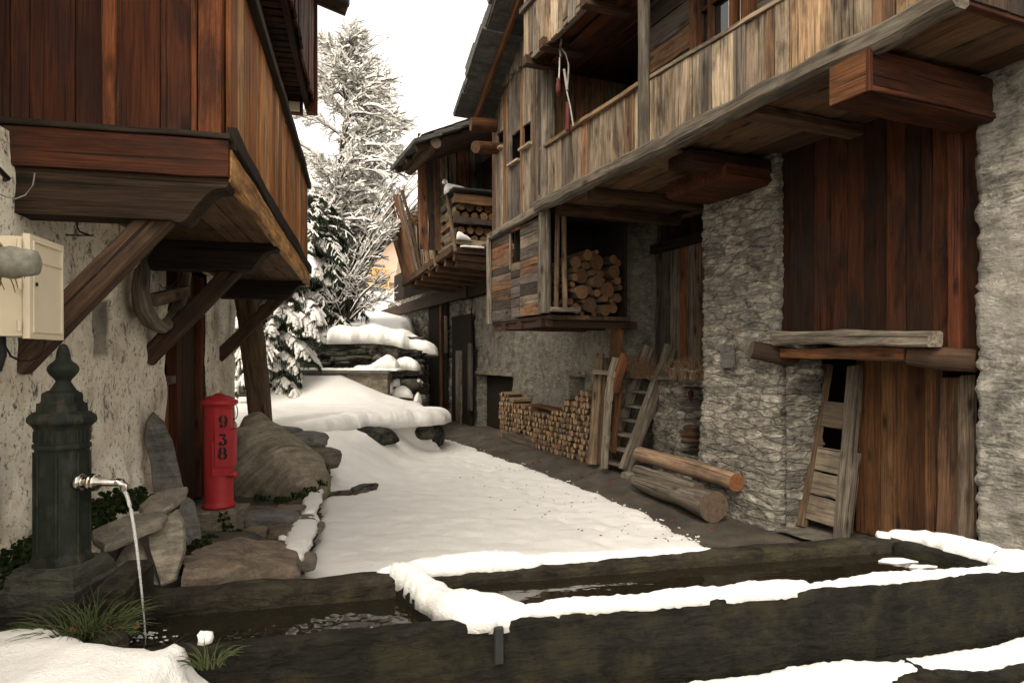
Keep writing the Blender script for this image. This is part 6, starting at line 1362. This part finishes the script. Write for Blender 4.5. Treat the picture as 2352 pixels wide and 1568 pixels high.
# leaning boards and poles
def lean(name, label, a, va, b, vb, w_, t_, mat, r=.5, rnd=False, wd=None):
    m = MB(); A_, B_ = FR.P(*a, va), FR.P(*b, vb)
    if rnd: m.log([A_, A_.lerp(B_, .5), B_], [w_, w_ * .97, w_ * .9], 10, r, .05, 1)
    else: m.plank(A_, B_, wd or FR.U, w_, t_, r, wob=.006)
    return single(name, label, 'pole' if rnd else 'board', m, [M[mat], M['end']], A_)
lean('leaning_pole', 'front pole of the tied pair leaning at the right end of the firewood', (1362, 1066), .92, (1378, 812), 1.12, .075, 0, 'log', .8, True)
lean('leaning_pole', 'dark reddish pole tied behind the front pole at the end of the firewood', (1382, 1066), .98, (1396, 822), 1.15, .06, 0, 'brownbeam', .9, True)
lean('leaning_board', 'wide reddish board standing tallest of the leaning boards, under the wooden bay', (1404, 1050), 1.18, (1418, 742), 1.22, .25, .05, 'door', .2)
m = MB(); m.plank(FR.P(1364, 853, .95), FR.P(1404, 856, 1.06), UP, .06, .05, .5); single('tie_batten', 'short pale batten tying the pair of leaning poles together', 'batten', m, M['pale'], FR.P(1380, 855, 1.0))
m = MB(); P = [(1388, 1076, .82), (1392, 1000, .88), (1397, 920, .93), (1405, 865, .98), (1418, 822, 1.05)]; pts = [FR.P(x, y, v) for x, y, v in P]
for a, b, w0 in zip(pts, pts[1:], (.12, .13, .15, .2)): m.plank(a, b, FR.U, w0, .05, .4, wob=.006, ch=.01)
single('curved_slab', 'grey curved waney board with rounded top leaning left of the ladder', 'board', m, M['greylog'], pts[0])
m = MB(); a = FR.P(1410, 895, .99); b = FR.P(1438, 815, 1.03); m.plank(a, b, FR.U, .16, .06, .5, wob=.012); single('orange_slab', 'short orange-brown slab propped beside the curved grey board', 'board', m, M['orange'], a)
m = MB(); a = FR.P(1408, 1040, .95); b = FR.P(1424, 890, 1.1); m.plank(a, b, FR.U, .1, .04, .6, wob=.006); single('thin_board', 'thin orange board standing behind the curved grey board', 'board', m, M['orange'], a)
# ladder
LD = thing('step_ladder', 'worn wooden step ladder with flat treads leaning up to the ledge and plank door', 'ladder', FR.W(-.1, 1.05, .1))
uL, uR_ = uq(1383, 1.0), uq(1436, 1.03); bL = FR.P(1383, 1088, 1.0); bR = FR.P(1436, 1080, 1.03)
tR = FR.P(1540, 796, 1.80); tL = FR.W(uL, 1.80, tR.z)
uu0 = FR.uv(bL.x, bL.y)[0]; uu1 = FR.uv(bR.x, bR.y)[0]; tR = FR.W(FR.uv(bR.x, bR.y)[0], FR.uv(tR.x, tR.y)[1], tR.z); tR = FR.P(1541, 796, 1.78); tL = tR - FR.U * (uu1 - uu0)
for a, b, r in ((bR, tR, .4), (bL, tL, .6)):
    m = MB(); m.plank(a, b, FR.V, .17, .085, r, wob=.008, ch=.01); obj('stile', m, M['greylog'], LD)
for y in (902, 936, 969, 1003, 1037, 1070):
    z = FR.hit(1440 + (1080 - y) * .36, y, 1.05 + (1080 - y) / 284 * .75)[1]; t_ = (z - bR.z) / (tR.z - bR.z); a = bR.lerp(tR, t_); b = bL.lerp(tL, t_); b.z = a.z
    m = MB(); m.plank(a, b, FR.V, .15, .032, rng.random(), wob=.004); obj('tread', m, M['greylog'], LD)
m = MB(); m.rock(FR.P(1450, 1096, 1.0), .12, .10, .075, .4, 3, 3, .1, fac=.9); single('foot_stone', 'squared stone under the right foot of the ladder', 'stone', m, M['slate'], FR.P(1450, 1096, 1.0))
# logs by the pillar
m = MB(); m.log([FR.P(1468, 1042, .98), FR.P(1590, 1075, .95), FR.P(1692, 1108, .90)], [.088, .092, .09], 14, .6, .04, 1); single('peeled_log', 'round peeled reddish log lying on top, against the foot of the pillar', 'log', m, [M['palelog'], M['endred']], FR.P(1580, 1075, .95))
m = MB(); m.log([FR.P(1464, 1078, .80), FR.P(1540, 1102, .80), FR.P(1605, 1122, .80)], [.075, .085, .08], 12, .3, .06, 1, flat=.8); single('half_log', 'short pale half log lying on the squared log', 'log', m, [M['greylog'], M['endgrey']], FR.P(1540, 1100, .8))
m = MB(); m.log([FR.P(1464, 1105, .70), FR.P(1560, 1135, .70), FR.P(1640, 1164, .68)], [.095, .13, .16], 14, .7, .09, 1, flat=.9); single('squared_log', 'thick grey hewn log on the ground, lowest by the pillar', 'log', m, [M['greylog'], M['endgrey']], FR.P(1560, 1140, .7))
# plate on the pillar, things on the ledge
m = MB(); a, b = uq(1659, PV - .03), uq(1689, PV - .03); m.box(FR.W((a + b) / 2, PV - .045, FR.hit(1674, 818, PV)[1]), FR.U * (b - a), FR.V * .03, UP * .23, r=.6, ch=.004); single('grey_plate', 'small plain grey stone plate set in the face of the pillar', 'plate', m, M['greyslate'], FR.P(1674, 818, PV))
def drytuft(label, c, n, h, sp, name='dry_plants'):
    S = []; m = MB()
    for i in range(n):
        p = Vector(c) + FR.U * rng.uniform(-sp, sp) + FR.V * rng.uniform(-.12, .12); d = (UP + wob3(.55)).normalized()
        for k in range(5): q = p + d * h / 5 * rng.uniform(.6, 1.3); S.append((p, q, .006 - k * .0009, .005 - k * .0009)); p = q; d = (d + wob3(.5)).normalized()
    m.segs(S, 4); return single(name, label, 'plants', m, M['dry'], c)
drytuft('tangle of dry brown stalks on the ledge behind the top of the ladder', FR.P(1470, 868, 1.45), 110, .36, .22)
drytuft('dead plants in pots on the ledge beside the pillar', FR.P(1580, 870, 1.35), 90, .30, .28)
for i, (x, y, v, r_, h_) in enumerate(((1570, 872, 1.35, .06, .13), (1592, 874, 1.35, .05, .12), (1548, 872, 1.45, .06, .15))):
    p = FR.P(x, y, v); m = MB(); m.lathe([(0, r_ * .75), (h_ * .85, r_), (h_ * .86, r_ * 1.12), (h_, r_ * 1.12), (h_ * .9, r_ * .8)], p, 14); single('ledge_pot', ['clay pot in the middle of the three on the ledge', 'clay pot on the ledge nearest the pillar', 'clay pot on the ledge nearest the ladder'][i], 'flower pot', m, M['pot'], p, 'pots on the ledge')
p = FR.P(1583, 1013, LV + .16); m = MB(); m.lathe([(0, .15), (.03, .155), (.04, .13), (.07, .135), (.08, .15), (.11, .15), (.115, .11), (.16, .11), (.18, .13), (.2, .12), (.21, .05)], p, 16)
N_ = thing('wooden_spindle', 'old turned wooden spindle on stacked discs inside the niche of the low wall', 'spindle', p); obj('base', m, M['brownbeam'], N_)
m = MB(); m.lathe([(.2, .045), (.28, .055), (.34, .04), (.45, .05), (.55, .075), (.62, .08), (.68, .055)], p + FR.U * -.03, 12); obj('shaft', m, M['orange'], N_); m = MB(); m.box(p + Vector((0, 0, .72)), FR.U * .3, FR.V * .2, UP * .10, r=.4); obj('head', m, M['redboard'], N_)
# slatted frame leaning beside the cellar door
SF = thing('ladder_crate', 'grey wooden frame with cross boards and two dark gaps, leaning beside the cellar door', 'frame', FR.P(1880, 1215, 1.3))
gA, gB = FR.P(1838, 1207, 1.22), FR.P(1932, 1238, 1.20); hA, hB = FR.P(1897, 838, 1.60), FR.P(1966, 842, 1.60); sd = (gB - gA).normalized()
for a, b, r in ((gA, hA, .2), (gB, hB, .7)):
    m = MB(); m.plank(a, b, sd, .13, .07, r, wob=.005, ch=.008); obj('stile', m, M['log'] if r < .5 else M['greylog'], SF)
ht = lambda y: (1215 - y) / (1215 - 840)
for y0, y1 in ((918, 978), (1024, 1078), (1080, 1132), (1134, 1190)):
    t0, t1 = ht(y1 + 6), ht(y0 + 6); a = gA.lerp(hA, (t0 + t1) / 2); b = gB.lerp(hB, (t0 + t1) / 2); nn = (hA - gA).normalized(); m = MB(); m.plank(a, b, nn, (hA - gA).length * (t1 - t0) - .008, .03, rng.random(), wob=.004); obj('cross_board', m, M['pale'], SF)
m = MB(); m.plank(FR.P(1945, 1222, 1.28), FR.P(1966, 1040, 1.45), FR.U, .09, .03, .6); obj('side_lath', m, M['pale'], SF)
lean('leaning_board', 'broad brown board leaning right of the cellar door', (2178, 1290), 1.38, (2188, 868), 1.52, .17, .045, 'weather2', .9)
lean('leaning_board', 'narrow dark board standing against the edge of the pale pier', (2222, 1310), 1.18, (2226, 862), 1.36, .10, .04, 'weather2', .2)
lean('leaning_board', 'thin grey board between the broad brown board and the pier', (2208, 1300), 1.32, (2214, 866), 1.46, .05, .05, 'pale', .2)
m = MB(); m.slab([FR.P(1780, 1212, .95), FR.P(1925, 1245, .95), FR.W(uq(1900, 1.5), 1.6, .05), FR.W(uq(1850, 1.3), 1.5, .05)], UP, .06, 3); s_ = m; 
for q in range(len(m.v)): m.v[q] = (m.v[q][0], m.v[q][1], .03 + (m.v[q][2] - .03) * .3)
single('door_step', 'flat stone step at the foot of the leaning frame', 'step', m, M['slate'], FR.P(1850, 1225, 1.1))
# hoist hanging in the loggia opening
HO = thing('hoist', 'pulley block with rope, red hook and red hanging handle under the upper gallery', 'hoist', FR.P(1286, 90, -.12)); v_ = -.12
q = lambda x, y: FR.P(x, y, v_)
m = MB(); c = q(1286, 95); m.tube([c + FR.U * (.034 * math.cos(a)) + UP * (.055 * math.sin(a)) for a in np.linspace(0, 6.3, 16)], .016, 7); obj('pulley_ring', m, M['steel'], HO)
m = MB(); m.tube([q(1286, 108), q(1288, 130)], .016, 8); m.tube([q(1286, 132), q(1284, 190)], .011, 8); obj('hook_link', m, M['steel'], HO)
m = MB(); m.lathe([(0, .012), (.05, .03), (.11, .034), (.16, .024), (.2, .026)], q(1283, 220), 12); obj('red_hook', m, M['redpaintwood'], HO)
m = MB(); m.tube([q(1290, 112), q(1300, 125), q(1306, 150), q(1305, 180), q(1302, 210), q(1310, 245), q(1317, 290)], .010, 6); m.tube([q(1296, 160), q(1303, 208)], .016, 6); obj('rope', m, M['wire'], HO)
m = MB(); m.tube([q(1305, 235), q(1304, 300)], .028, 9); obj('red_handle', m, M['redpaintwood'], HO)
